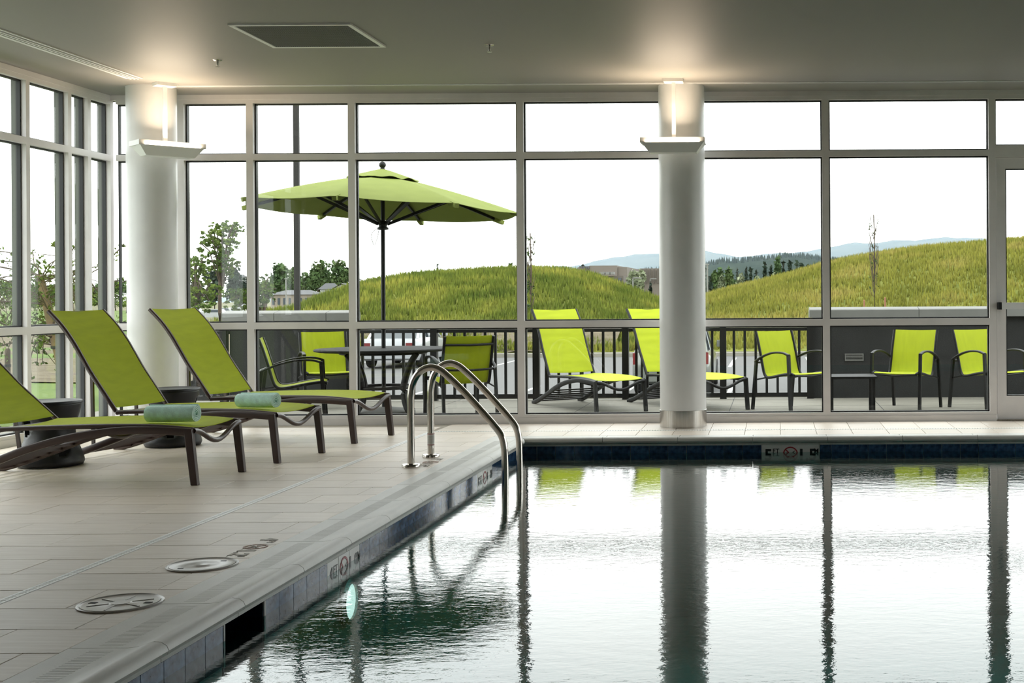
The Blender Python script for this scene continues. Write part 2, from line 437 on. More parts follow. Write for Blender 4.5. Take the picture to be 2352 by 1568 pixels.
for a in (5.788, 5.939, 6.090): wtile('y', a, a+0.151, 'marker')
depth_marker((PXL, 6.0145, zc), RL, '4', '1.2', M['black'], M['red'], 1.0, pool)
for a in (8.708, 8.8643, 9.0207): wtile('y', a, a+0.1563, 'marker')
depth_marker((PXL, 8.9425, zc), RL, '5', '1.5', M['black'], M['red'], 1.0, pool)
# worn depth markings printed on the deck, read when facing the water
RD = Matrix.Rotation(-PI/2, 4, 'Z')
depth_marker((PXL-0.385, 5.93, 0.0005), RD, '4', '1.2', M['fblack'], M['fred'], 0.9, floor, 1)
depth_marker((PXL-0.385, 8.95, 0.0005), RD, '5', '1.5', M['fblack'], M['fred'], 0.9, floor, 1)

# skimmer mouth: tiled throat behind the waterline
sk = MB()
sk.box(PXL-0.27, PXL-0.262, SK0, SK1, -0.262, -0.05); sk.box(PXL-0.262, PXL-0.004, SK1-0.012, SK1, -0.262, -0.05); sk.box(PXL-0.262, PXL-0.004, SK0, SK0+0.012, -0.262, -0.05)
sk.box(PXL-0.262, PXL, SK0, SK1, -0.262, -0.25)
obj('skimmer_throat', sk, M['wtile'], pool)
obj('skimmer_trim', MB().box(PXL-0.02, PXL+0.002, SK1-0.006, SK1+0.010, -0.21, -0.05).box(PXL-0.02, PXL+0.002, SK0-0.006, SK0+0.006, -0.21, -0.05), M['mortar'], pool)

# ---- coping stones
PROF = [(0,-0.05),(0,0.0),(0.195,0.0),(0.232,0.004),(0.258,0.014),(0.283,0.021),(0.308,0.018),(0.326,0.006),(0.333,-0.010),(0.327,-0.024),(0.306,-0.034),(0.306,-0.05)]
def coping(run, a, b, m0=False, m1=False):
    """run 'y': stone on the left edge from y=a to b; 'x': on the back edge from x=a to b; m0/m1: mitred ends"""
    q = MB(); n = len(PROF)
    ends = []
    for t, mt, sgn in ((a+0.002, m0, 1), (b-0.002, m1, -1)):
        ring = []
        for (d, z) in PROF:
            if run == 'y': ring.append((PXL-0.306+d, (t - d + 0.306) if (mt and sgn < 0) else ((t + d - 0.306) if mt else t), z))
            else: ring.append(((t + d - 0.306) if (mt and sgn > 0) else t, PYB+0.306-d, z))
        ends.append(ring)
    q.add(ends[0]+ends[1], [tuple(range(n)), tuple(range(n, 2*n))[::-1]] + [(i, n+i, n+(i+1) % n, (i+1) % n) for i in range(n)])
    st = obj('coping_stone', q, M['coping'], pool, smooth=35)
    if run == 'y':
        g = MB(); y = a+0.03
        while y < b-0.03: g.box(PXL-0.306+0.085, PXL-0.306+0.165, y, y+0.005, -0.001, 0.0004); y += 0.0175
        obj('grip_ridges', g, M['coping'], st)['kind'] = 'stuff'
    return st
ys = [6.05+0.61*k for k in range(-8, 7)]
ys = [y for y in ys if y < PYB-0.2]
for a, b in zip(ys, ys[1:]): coping('y', a, b)
coping('y', ys[-1], PYB, False, True)
xs = [x for x in [-0.1825+0.61*k for k in range(-5, 10)] if PXL+0.3 < x < PXR]
coping('x', PXL, xs[0], True, False)
for a, b in zip(xs, xs[1:]): coping('x', a, b)
coping('x', xs[-1], PXR)
q = MB().box(PXL-0.306, XR-0.5, PYN-0.306, PYN+0.03, -0.05, 0.012).box(PXR-0.03, PXR+0.306, PYN+0.03, PYB+0.306, -0.05, 0.012)
obj('coping_run', q, M['coping'], pool)

# ---- water
wq = MB(); wq.add([(PXL-0.262,SK0+0.012,ZW),(PXL+0.0005,SK0+0.012,ZW),(PXL+0.0005,SK1-0.012,ZW),(PXL-0.262,SK1-0.012,ZW)], [(0,1,2,3)])
wq.add([(PXL+0.0005,PYN,ZW),(PXR,PYN,ZW),(PXR,PYB-0.0005,ZW),(PXL+0.0005,PYB-0.0005,ZW)], [(0,1,2,3)])
wo = obj('pool_water', wq, M['water']); wo['kind'] = 'stuff'; tag(wo, 'rippled teal water mirroring the windows in the pool', 'water')
# underwater lamp in the left wall
ul = thing('underwater_lamp', 'round underwater pool lamp in the pool wall below the 4 FT depth marker', 'lamp', (PXL, 6.04, -0.285))
obj('rim', MB().lathe([(0.085,0),(0.11,0.0),(0.11,0.02),(0.085,0.03)], 28, cap=False), M['steel'], ul, 40).rotation_euler = (0, PI/2, 0)
obj('lens', MB().lathe([(0.0,0.03),(0.05,0.026),(0.085,0.018)], 28, cap=False), emit('underwater_lamp_glow', (1.0,0.66,0.62), 3.6), ul, 60).rotation_euler = (0, PI/2, 0)

# ---- round skimmer lids in the deck
def lid(c, r, label, kind):
    t = thing('skimmer_lid', label, 'lid', (c.x, c.y, 0))
    obj('ring', MB().lathe([(r,0.0),(r,0.005),(r-0.006,0.007),(r-0.012,0.004),(r-0.012,0.0)], 40), M['lid'], t, 30)
    obj('cover', MB().lathe([(0,0.0045),(0.035,0.0055),(0.038,0.004),(r-0.02,0.0035),(r-0.013,0.006),(r-0.0125,0)], 40, cap=False), M['lid'], t, 30)
    if kind == 0:
        for s in (-1, 1): obj('finger_slot', MB().box(s*0.06-0.012, s*0.06+0.012, s*0.075-0.005, s*0.075+0.005, 0.003, 0.0046), M['dark'], t)
    else:
        for s in (-1, 1): obj('finger_slot', MB().box(s*0.105-0.014, s*0.105+0.014, -0.010, 0.010, 0.003, 0.0050), M['dark'], t)
        for k in range(6):
            a = PI/6+k*PI/3
            if abs(math.cos(a)) < 0.95: obj('rib', MB().bar((0.04*math.cos(a),0.04*math.sin(a),0.004), (0.115*math.cos(a),0.115*math.sin(a),0.004), 0.006, 0.004), M['lid'], t)
        obj('hub', MB().lathe([(0.0,0.007),(0.035,0.006),(0.038,0.003)], 24, cap=False), M['lid'], t, 30)
    return t
lid(pxz(465, 1298, 0), 0.147, 'smooth round skimmer lid nearest the worn depth marking on deck', 0)
lid(pxz(277, 1386, 0), 0.152, 'ribbed round skimmer lid with two dark finger slots in deck', 1)

# ---- ceiling
ceil = struct(obj('ceiling', MB().box(XL-0.25, XR+0.2, YF-0.2, YB+0.25, ZC, ZC+0.25), M['ceiling']), 'smooth grey painted ceiling')
struct(obj('trim_1', MB().box(XL+0.4, XR, 11.16, 11.175, ZC-0.006, ZC).box(XL+0.4, XR, 11.215, 11.225, ZC-0.004, ZC), M['white']), 'thin ceiling trim along the back windows')
# return air grille
gx0, gx1, gy0, gy1 = -3.735, -2.89, 8.665, 9.46
gr = thing('ceiling_grille', 'square dark return air grille with white frame in ceiling', 'vent', ((gx0+gx1)/2, (gy0+gy1)/2, ZC))
fr = MB(); w = 0.032
for (x0, x1, y0, y1) in ((gx0, gx1, gy0, gy0+w), (gx0, gx1, gy1-w, gy1), (gx0, gx0+w, gy0+w, gy1-w), (gx1-w, gx1, gy0+w, gy1-w)): fr.box(x0, x1, y0, y1, ZC-0.012, ZC)
obj('frame', fr, M['white'], gr, world=True)
bars = MB(); n = 56
for k in range(n): x = gx0+w+(gx1-gx0-2*w)*(k+0.5)/n; bars.box(x-0.0022, x+0.0022, gy0+w, gy1-w, ZC-0.010, ZC-0.001)
for k in range(40): y = gy0+w+(gy1-gy0-2*w)*(k+0.5)/40; bars.box(gx0+w, gx1-w, y-0.002, y+0.002, ZC-0.008, ZC-0.002)
obj('grille_bars', bars, M['grille'], gr, world=True)['kind'] = 'stuff'
obj('backing', MB().box(gx0+w, gx1-w, gy0+w, gy1-w, ZC-0.0012, ZC-0.0004), M['dark'], gr, world=True)
# linear slot diffuser
ld = thing('linear_diffuser', 'long white linear slot diffuser in ceiling along the left windows', 'vent', (-5.43, 8.0, ZC))
for x0, x1, zz in ((-5.495,-5.478,0.010), (-5.458,-5.446,0.016), (-5.426,-5.414,0.016), (-5.394,-5.382,0.016), (-5.366,-5.350,0.010)):
    obj('blade', MB().box(x0, x1, 3.0, 10.74, ZC-zz, ZC-0.0006), M['white'], ld, world=True)
obj('slot_back', MB().box(-5.478, -5.366, 3.0, 10.73, ZC-0.004, ZC-0.0008), M['grille'], ld, world=True)
# sprinklers
def sprinkler(p, label):
    t = thing('sprinkler_head', label, 'sprinkler', (p.x, p.y, ZC))
    obj('escutcheon', MB().lathe([(0.0,-0.008),(0.025,-0.008),(0.036,0.0)], 20, cap=False), M['steel'], t, 40)
    obj('stem', MB().lathe([(0.009,0),(0.009,-0.03),(0.006,-0.045),(0.0,-0.047)], 12, cap=False), M['steel'], t, 40)
    obj('deflector', MB().lathe([(0.0,-0.05),(0.018,-0.052),(0.018,-0.054),(0.0,-0.054)], 16, cap=False), M['steel'], t)
def on_ceiling(x, y):
    q = pxz(x, y, ZC); return q
sprinkler(on_ceiling(500, 138), 'small ceiling sprinkler head beside the left uplight')
sprinkler(on_ceiling(1124, 103), 'small ceiling sprinkler head on the bare middle of the ceiling')

# ---- glazed walls
MD0, MD1 = 0.0, 0.125            # frame depth from the room face outwards
GL = 0.055                       # glass line
Z1, Z2 = 0.915, 2.474            # lower and upper rail centres
RW = 0.064
def frame_box(axis, a, b, z0, z1, name, parent, deep=MD1):
    """member on the back wall (axis 'x', spans a..b in X) or left wall (axis 'y')"""
    if axis == 'x':
        o = obj(name, MB().box(a, b, YB, YB+GL-0.008, z0, z1), M['alu'], parent)
        obj('outer_cap', MB().box(a+0.004, b-0.004, YB+GL-0.008, YB+deep, z0+0.002, z1-0.002), M['cap'], o)
    else:
        o = obj(name, MB().box(XL-GL+0.008, XL, a, b, z0, z1), M['alu'], parent)
        obj('outer_cap', MB().box(XL-deep, XL-GL+0.008, a+0.004, b-0.004, z0+0.002, z1-0.002), M['cap'], o)
    return o
def pane(axis, a, b, z0, z1, parent):
    g = 0.012
    def bx(mb, a, b, y0, y1, z0, z1):
        return mb.box(a, b, YB+y0, YB+y1, z0, z1) if axis == 'x' else mb.box(XL-y1, XL-y0, a, b, z0, z1)
    k = MB()
    for (p, q_, r, s) in ((a, a+g, z0, z1), (b-g, b, z0, z1), (a+g, b-g, z0, z0+g), (a+g, b-g, z1-g, z1)): bx(k, p, q_, GL-0.014, GL+0.022, r, s)
    pn = obj('pane', bx(MB(), a+g-0.004, b-g+0.004, GL, GL+0.008, z0+g-0.004, z1-g+0.004), M['glass'], parent)
    obj('gasket', k, M['gasket'], pn)
SILL, HEAD = 0.062, ZC-0.05
wb = MB().box(XL-0.12, 2.045, YB-0.012, YB+0.125, -0.01, SILL-0.008).box(3.10, XR, YB-0.012, YB+0.125, -0.01, SILL-0.008)
wb.box(XL-0.12, XR, YB-0.004, YB+0.125, HEAD+0.006, ZC)
wall_back = struct(obj('wall_back', wb, M['alu']), 'glazed back wall of pale metal mullions')
MX = [XL+0.02, -5.473, -4.834, -3.894, -2.339, -0.84, 0.482, 2.021, 3.09, 4.62, 6.16]
hw = 0.0325
for x in MX[1:]: frame_box('x', x-hw, x+hw, SILL-0.008, HEAD+0.006, 'mullion', wall_back)
for a, b in zip(MX, MX[1:]):
    a, b = a+hw, b-hw
    is_door = abs(a-hw-2.021) < 0.01
    frame_box('x', a, b, HEAD-0.03, HEAD+0.006, 'rail', wall_back)
    if not is_door:
        frame_box('x', a, b, SILL-0.008, SILL+0.02, 'rail', wall_back)
        frame_box('x', a, b, Z1-0.031, Z1+0.031, 'rail', wall_back); frame_box('x', a, b, Z2-0.028, Z2+0.028, 'rail', wall_back)
        for z0, z1 in ((SILL+0.02, Z1-0.031), (Z1+0.031, Z2-0.028), (Z2+0.028, HEAD-0.03)): pane('x', a, b, z0, z1, wall_back)
    else:
        frame_box('x', a, b, 2.43, 2.54, 'rail', wall_back); pane('x', a, b, 2.54, HEAD-0.03, wall_back)
YW0 = 6.9                                                    # left glazing starts here
wl_ = MB().box(XL-0.125, XL+0.012, YW0, YB+0.12, -0.01, SILL-0.008).box(XL-0.125, XL+0.004, YW0, YB+0.12, HEAD+0.006, ZC)
wall_left = struct(obj('wall_left', wl_, M['alu']), 'glazed left wall of pale metal mullions')
obj('solid_panel', MB().box(XL-0.2, XL, YF, YW0, 0.0, ZC), M['wall'], wall_left)
MY = [YW0+0.03, 7.65, 8.57, 9.47, 10.385, 11.005, 11.32, YB-0.03+0.062]
for y in MY: frame_box('y', y-0.027, y+0.027, SILL-0.008, HEAD+0.006, 'mullion', wall_left)
for a, b in zip(MY, MY[1:]):
    a, b = a+0.027, b-0.027
    frame_box('y', a, b, HEAD-0.03, HEAD+0.006, 'rail', wall_left); frame_box('y', a, b, SILL-0.008, SILL+0.02, 'rail', wall_left)
    frame_box('y', a, b, Z1-0.031, Z1+0.031, 'rail', wall_left); frame_box('y', a, b, Z2-0.028, Z2+0.028, 'rail', wall_left)
    for z0, z1 in ((SILL+0.02, Z1-0.031), (Z1+0.031, Z2-0.028), (Z2+0.028, HEAD-0.03)): pane('y', a, b, z0, z1, wall_left)
# right wall and the wall behind the eye: painted, with the same kind of windows
def window_wall(name, axis, at, lo, hi, w0, w1, outside, z0=0.45, z1=2.62, bays=4):
    def bx(mb, a, b, p, q, c, d):
        p, q = sorted((at+outside*p, at+outside*q))
        return mb.box(p, q, a, b, c, d) if axis == 'x' else mb.box(a, b, p, q, c, d)
    q = MB(); bx(q, lo, w0, 0, 0.2, -0.35, ZC); bx(q, w1, hi, 0, 0.2, -0.35, ZC); bx(q, w0, w1, 0, 0.2, -0.35, z0); bx(q, w0, w1, 0, 0.2, z1, ZC)
    o = struct(obj(name, q, M['frontwall']), 'painted wall with a band of windows')
    for k in range(bays+1):
        c = w0+(w1-w0)*k/bays; obj('mullion', bx(MB(), c-0.03, c+0.03, 0.03, 0.13, z0, z1), M['alu'], o)
    for k in range(bays):
        a, b = w0+(w1-w0)*k/bays+0.03, w0+(w1-w0)*(k+1)/bays-0.03
        for zz in (z0, z1-0.05): obj('rail', bx(MB(), a, b, 0.03, 0.13, zz, zz+0.05), M['alu'], o)
        obj('pane', bx(MB(), a, b, 0.075, 0.083, z0+0.05, z1-0.05), M['glass'], o)
    return o
window_wall('wall_right', 'x', XR, YF, YB+0.12, 7.0, 11.4, 1, 0.062, 2.9, 4)
struct(obj('wall_front', MB().box(XL-0.2, XR+0.2, YF-0.2, YF, -0.35, ZC), M['frontwall']), 'plain white painted wall')

# ---- door
dx0, dx1 = 2.021+hw+0.006, 3.09-hw-0.006
door = struct(link('door_1', None, None, (dx0, YB, 0)), 'glazed metal door with push bar')
st = MB(); y0, y1 = YB+0.02, YB+0.065
obj('stile', MB().box(dx0, dx0+0.085, y0, y1, 0.012, 2.425), M['alu'], door, world=True)
obj('stile', MB().box(dx1-0.085, dx1, y0, y1, 0.012, 2.425), M['alu'], door, world=True)
obj('bottom_rail', MB().box(dx0+0.085, dx1-0.085, y0, y1, 0.012, 0.225), M['alu'], door, world=True)
obj('top_rail', MB().box(dx0+0.085, dx1-0.085, y0, y1, 2.325, 2.425), M['alu'], door, world=True)
obj('threshold', MB().box(dx0-0.03, dx1+0.03, YB-0.01, YB+0.12, 0.0, 0.010), M['steel'], door, world=True)
dp = obj('pane', MB().box(dx0+0.09, dx1-0.09, YB+0.040, YB+0.048, 0.23, 2.32), M['glass'], door, world=True)
dg_ = MB()
for (a, b, c, d) in ((dx0+0.085, dx0+0.095, 0.225, 2.325), (dx1-0.095, dx1-0.085, 0.225, 2.325), (dx0+0.095, dx1-0.095, 0.225, 0.235), (dx0+0.095, dx1-0.095, 2.315, 2.325)): dg_.box(a, b, YB+0.030, YB+0.058, c, d)
obj('gasket', dg_, M['gasket'], door, world=True)
pbar = obj('push_bar', MB().box(dx0+0.035, dx1-0.06, YB-0.035, YB+0.0, 1.027, 1.088), M['white'], door, world=True)
o = obj('end_cap', MB().box(dx0+0.004, dx0+0.035, YB-0.037, YB+0.02, 1.024, 1.091), M['gasket'], door, world=True)

# ---- columns
def column(x, y, label, r=0.207, ring=True):
    t = thing('column', label, 'column', (x, y, 0))
    obj('shaft', MB().lathe([(r,0.14 if ring else 0.0),(r,ZC)], 64), M['column'], t, 40)
    obj('base_ring', MB().lathe([(r+0.004,0.0),(r+0.004,0.15),(r,0.152)], 64, cap=False), M['steel'], t, 40)
    return t
CX2, CY2 = -0.823, 11.36
CX1, CY1 = -5.545, 11.28
column(CX2, CY2, 'round white column with steel base ring standing at the pool edge')
column(CX1, CY1, 'round white column in the window corner behind the loungers')

# ---- uplights hung in front of the columns, plus one added behind the eye
lampglow = emit('uplight_lamp', (1.0, 0.76, 0.52), 3.0)
def uplight(x, y, rz, label):
    t = thing('uplight', label, 'lamp', (x, y, 2.40), rz)
    L, D, Hh = 0.277, 0.125, 0.125
    # trough: flange on top, sides tapering in to a narrow base
    prof = lambda l, d, z: [(-l,-d,z),(l,-d,z),(l,d,z),(-l,d,z)]
    rings = [prof(L-0.075, D-0.055, 0.0), prof(L-0.012, D-0.012, 0.082), prof(L, D, 0.082), prof(L, D, Hh), prof(L-0.02, D-0.02, Hh), prof(L-0.03, D-0.03, 0.06), prof(L-0.08, D-0.06, 0.02)]
    V = [p for r_ in rings for p in r_]; fs = [(3,2,1,0), tuple(24+k for k in range(4))]
    for i in range(6):
        for k in range(4): fs.append((i*4+k, i*4+(k+1) % 4, i*4+4+(k+1) % 4, i*4+4+k))
    obj('trough', MB().add(V, fs), M['white'], t)
    obj('lamp_tube', MB().tube([(-0.17,0,0.075),(0.17,0,0.075)], 0.014, 10), lampglow, t)
    al = bpy.data.lights.new('uplight_beam', 'AREA'); al.shape = 'RECTANGLE'; al.size = 0.46; al.size_y = 0.18; al.energy = 15; al.color = (1.0, 0.80, 0.58); al.spread = math.radians(170)
    lo = bpy.data.objects.new('uplight_beam', al); COL.objects.link(lo); lo.parent = t; lo.location = (0, -0.065, 0.11); lo.rotation_euler = (PI+math.radians(24), 0, 0)
    for s in (-1, 1): obj('socket', MB().box(s*0.19-0.02, s*0.19+0.02, -0.018, 0.018, 0.02, 0.095), M['white'], t)
    obj('stem', MB().box(-0.016, 0.016, 0.05, 0.078, 0.02, ZC-2.40-0.02), M['white'], t)
    obj('ceiling_plate', MB().box(-0.083, 0.083, 0.0, 0.125, ZC-2.40-0.028, ZC-2.40), M['white'], t)
    return t
uplight(-0.862, 10.93, 0, 'white uplight trough hung from ceiling before the column at the pool edge')
uplight(-5.262, 10.99, PI/4, 'white uplight trough set diagonally before the column in the window corner')
uplight(-1.0, -1.6, 0, 'added white uplight trough, unseen behind the eye, filling the room with light')  # extra lamp out of view, added to brighten the room

# ---- pool handrails
def handrail(Y, x0, label, sticker):
    t = thing('handrail', label, 'handrail', (x0, Y, 0))
    pts = [(0,0,0),(0,0,0.10),(0,0,0.40),(0.002,0,0.50),(0.022,0,0.592),(0.072,0,0.66),(0.140,0,0.685),(0.205,0,0.665),(0.266,0,0.615),(0.372,0,0.510),(0.50,0,0.368),(0.576,0,0.280),(0.622,0,0.215),(0.642,0,0.14),(0.647,0,0.05),(0.648,0,-0.2),(0.648,0,-0.75)]
    obj('tube', MB().tube(spline(pts, 6), 0.0245, 16, up=(0,1,0)), M['rail'], t, 60)
    obj('flange', MB().lathe([(0.0245,0.024),(0.058,0.021),(0.062,0.016),(0.062,0.0)], 28, cap=False), M['rail'], t, 40)
    if sticker:
        obj('warning_sticker', MB().lathe([(0.0252,0.085),(0.0252,0.175)], 24, cap=False), M['marker'], t, 60)
        for z in (0.088, 0.168): obj('sticker_stripe', MB().lathe([(0.0255,z),(0.0255,z+0.004)], 20, cap=False), M['red'], t)
        sb = MB()
        for z in (0.104,0.112,0.120,0.128,0.136,0.144,0.152): sb.lathe([(0.0255,z),(0.0255,z+0.003)], 20, cap=False)
        obj('sticker_lettering', sb, M['lid'], t)['kind'] = 'stuff'
    return t
handrail(8.71, -2.508, 'bare stainless steel pool handrail', False)
handrail(9.25, -2.517, 'stainless steel pool handrail with white warning sticker on its post', True)

# ================================================================ FURNITURE
def lounger(label, loc, rz, back_turn, frame, width=0.63, group=None):
    """sling lounger; local x runs head (-) to foot (0), y across, z up"""
    t = thing('sun_lounger', label, 'sun lounger', loc, rz, group)
    hw = width/2 - 0.0175
    fm = M[frame]
    zs = [(-1.27,0.352),(-1.0,0.362),(-0.6,0.372),(-0.25,0.370),(0.0,0.352)]
    sx = [Vector((x, 0, z)) for x, z in zs]
    sp = spline([(x,0,z) for x, z in zs], 6)
    # sling of the seat
    m = len(sp)
    def seat(u, v):
        p = sp[min(m-1, int(round(u*(m-1))))]; y = (v-0.5)*2
        return (min(p.x, -0.03), y*(hw-0.016), p.z+0.010-0.016*(1-y*y))
    obj('seat_sling', MB().sheet(seat, m-1, 10, 0.003), M['lime'], t, 60)
    for s in (-1, 1):
        obj('seat_rail', MB().sweep([(p.x, s*(hw-0.012), p.z-0.006) for p in sp], rrect(0.026, 0.030, 0.009)), fm, t, 50)
        arch = spline([(0.0,s*hw,0.330),(-0.25,s*hw,0.343),(-0.5,s*hw,0.338),(-0.8,s*hw,0.296),(-1.07,s*hw,0.225),(-1.28,s*hw,0.148),(-1.55,s*hw,0.055),(-1.74,s*hw,0.006)], 6)
        obj('arched_leg', MB().sweep(arch, rrect(0.034, 0.050, 0.008)), fm, t, 50)
        q = MB(); top = (-0.022, 0.350); bot = (0.018, 0.0)
        a, b = 0.027, 0.0175
        q.add([(bot[0]-a*0.85,s*hw-b,0),(bot[0]+a*0.85,s*hw-b,0),(bot[0]+a*0.85,s*hw+b,0),(bot[0]-a*0.85,s*hw+b,0),
               (top[0]-a,s*hw-b,top[1]),(top[0]+a,s*hw-b,top[1]),(top[0]+a,s*hw+b,top[1]),(top[0]-a,s*hw+b,top[1])],
              [(0,3,2,1),(4,5,6,7),(0,1,5,4),(1,2,6,5),(2,3,7,6),(3,0,4,7)])
        lg = obj('leg', q, fm, t)
        bv = lg.modifiers.new('bevel', 'BEVEL'); bv.width = 0.005; bv.segments = 2
    sag = [(0.004, (k/16-0.5)*2*(hw-0.01), 0.338 - 0.088*(0.5+0.5*math.cos(2*PI*(k/16-0.5)))) for k in range(17)]
    obj('foot_bar', MB().tube(sag, 0.0165, 10), fm, t, 60)
    for k in range(6):
        x = -1.16-0.085*k; z = interp(x, [(-1.74,0.006),(-1.55,0.055),(-1.28,0.148),(-1.07,0.225)])-0.004
        obj('rack_bar', MB().bar((x,-hw+0.02,max(z,0.02)), (x,hw-0.02,max(z,0.02)), 0.020, 0.016), fm, t)
    obj('hinge_bar', MB().tube([(-1.275,-hw+0.02,0.338),(-1.275,hw-0.02,0.338)], 0.013, 8), fm, t, 60)
    # underseat brace
    sag2 = [(-0.62, (k/12-0.5)*2*(hw-0.015), 0.345-0.075*math.cos(PI*(k/12-0.5))) for k in range(13)]
    obj('seat_brace', MB().tube(sag2, 0.012, 8), fm, t, 60)
    # backrest, turned about the hinge
    base = [(-1.275,0.352),(-1.375,0.487),(-1.48,0.63),(-1.56,0.755),(-1.63,0.862),(-1.72,0.975),(-1.83,1.082)]
    ca, sa = math.cos(back_turn), math.sin(back_turn)
    bp = []
    for x, z in base:
        dx, dz = x+1.275, z-0.352
        bp.append((-1.275+dx*ca-dz*sa, 0.352+dx*sa+dz*ca))
    bs = spline([(x,0,z) for x, z in bp], 5); mb_ = len(bs)
    for s in (-1, 1):
        obj('back_rail', MB().sweep([(p.x, s*(hw-0.012), p.z) for p in bs], rrect(0.028, 0.030, 0.010), up=(0,1,0)), fm, t, 50)
    def back(u, v):
        i = 1+u*(mb_-2); a = bs[int(i)]; b = bs[min(mb_-1, int(i)+1)]; p = a.lerp(b, i-int(i)); y = (v-0.5)*2
        dip = 0.010*(1-y*y); rip = 0.0022*math.sin(u*46)*(1-y*y)
        return (p.x+0.010-dip+rip, y*(hw-0.018), p.z+0.006-dip*0.7)
    obj('back_sling', MB().sheet(back, 34, 10, 0.003), M['lime'], t, 60)
    obj('back_top_bar', MB().tube([(bs[-1].x,-hw+0.02,bs[-1].z-0.012),(bs[-1].x,hw-0.02,bs[-1].z-0.012)], 0.010, 8), fm, t, 60)
    q = bs[11]
    for s in (-1, 1):
        obj('back_strut', MB().bar((q.x-0.012, s*(hw-0.06), q.z-0.01), (-1.50, s*(hw-0.06), 0.085), 0.016, 0.022), fm, t)
    return t
L1 = lounger('lime sling lounger reclined low beside the ribbed skimmer lid, foot towel on it', (-3.628, 8.216, 0), -math.radians(4.1), 0.22, 'brown', 0.635)
L2 = lounger('lime sling lounger with raised back and rolled towel, middle one of the row', (-3.486, 9.242, 0), -math.radians(10.5), 0.0, 'brown', 0.625)
L3 = lounger('lime sling lounger with raised back and no towel, by the back windows', (-3.333, 10.443, 0), -math.radians(10.8), 0.0, 'brown', 0.645)
L1['label'] = 'lime sling lounger reclined low with a rolled aqua towel near its foot'
ZP = -0.10                                   # patio level
oa = math.atan2(0.835, -0.55)                # outdoor loungers point their heads this way
def out_lounger(label, fx, fy):
    return lounger(label, (fx, fy, ZP), oa + PI, -0.06, 'charcoal', 0.63)
out_lounger('lime sling lounger outside with charcoal frame, beside the patio dining table', -1.68, 13.80)
out_lounger('lime sling lounger outside with charcoal frame, seen behind the column', -0.56, 13.93)

# ---- drum side tables
def drum(x, y, label, rz):
    t = thing('drum_table', label, 'side table', (x, y, 0), rz)
    prof = [(0.175,0.0),(0.205,0.006),(0.214,0.03),(0.205,0.075),(0.180,0.14),(0.160,0.20),(0.156,0.245),(0.166,0.31),(0.182,0.37),(0.194,0.42),(0.197,0.445)]
    n = 48; q = MB(); V = []; m = 28
    zs = [0.0, 0.006] + [0.03+(0.445-0.03)*k/(m-3) for k in range(m-2)]
    pr = [(interp(z, [(b, a) for a, b in prof]), z) for z in zs]
    # two oval hand holes on opposite sides, cut out of the wall
    holes = [(0.0, 0.30, 0.36, 0.085), (PI, 0.30, 0.36, 0.085), (PI/2, 0.13, 0.30, 0.055), (-PI/2, 0.13, 0.30, 0.055)]
    for i in range(n):
        a = 2*PI*i/n
        for r, z in pr: V.append((r*math.cos(a), r*math.sin(a), z))
    fs = []
    for i in range(n):
        j = (i+1) % n; am = 2*PI*(i+0.5)/n
        for k in range(m-1):
            zm = (pr[k][1]+pr[k+1][1])/2; cut = False
            for (ha, hz, hwid, hh) in holes:
                da = (am-ha+PI) % (2*PI)-PI
                if (da/hwid)**2+((zm-hz)/hh)**2 < 1: cut = True
            if not cut: fs.append((i*m+k, j*m+k, j*m+k+1, i*m+k+1))
    body = obj('body', q.add(V, fs), M['drum'], t, 60)
    so = body.modifiers.new('wall_thickness', 'SOLIDIFY'); so.thickness = 0.006; so.offset = -1
    obj('top', MB().lathe([(0.0,0.452),(0.18,0.452),(0.188,0.455),(0.200,0.458),(0.204,0.450),(0.203,0.440),(0.190,0.434)], 48, cap=False), M['drum'], t, 40)
    return t
drum(-5.10, 8.90, 'black hourglass drum table beside the low reclined lounger', 0.9)
drum(-4.80, 10.08, 'black hourglass drum table by the column, between two upright loungers', 0.35)

# ---- rolled towels
def towel(loc, rz, L, R, label):
    t = thing('rolled_towel', label, 'towel', loc, rz)
    n, turns = 96, 4.2
    def ring(x, wob):
        o_, i_ = [], []
        for k in range(n+1):
            a = 2*PI*turns*k/n; r = R*(0.13+0.87*(k/n)**0.85)
            r *= 1+0.03*math.sin(3*a+wob)
            o_.append((x, r*math.cos(a)*1.08, R+r*math.sin(a)*0.96)); r2 = r-R*0.14*min(1, 0.4+k/n)
            i_.append((x, r2*math.cos(a)*1.08, R+r2*math.sin(a)*0.96))
        return o_, i_
    xs = [-L/2+0.006*math.sin(5), -L/2+0.012, -L/4, 0, L/4, L/2-0.012, L/2]
    V = []; fs = []; m = 2*(n+1)
    for j, x in enumerate(xs):
        a, b = ring(x, 0.6*j); sc = 0.97 if j in (0, len(xs)-1) else 1.0
        V += [(p[0], p[1]*sc, R+(p[2]-R)*sc) for p in a+b]
    N = n+1
    for j in range(len(xs)-1):
        for k in range(n):
            fs.append((j*m+k, j*m+k+1, (j+1)*m+k+1, (j+1)*m+k)); fs.append((j*m+N+k, (j+1)*m+N+k, (j+1)*m+N+k+1, j*m+N+k+1))
        fs.append((j*m+n, j*m+N+n, (j+1)*m+N+n, (j+1)*m+n))
    obj('roll', MB().add(V, fs), M['towel'], t, 60)
    for j in (0, len(xs)-1): obj('rolled_edge', MB().add(V[j*m:(j+1)*m], [(k, N+k, N+k+1, k+1) for k in range(n)]), M['towel_edge'], t, 60)
    return t
def on_lounger(lo, x, y, z):
    lo_m = Matrix.Translation(lo.location) @ Matrix.Rotation(lo.rotation_euler[2], 4, 'Z')
    return lo_m @ Vector((x, y, z))
towel(on_lounger(L1, -0.235, -0.105, 0.3685), L1.rotation_euler[2]+0.03, 0.31, 0.063, 'rolled aqua towel, fluffy, on the low reclined lounger')
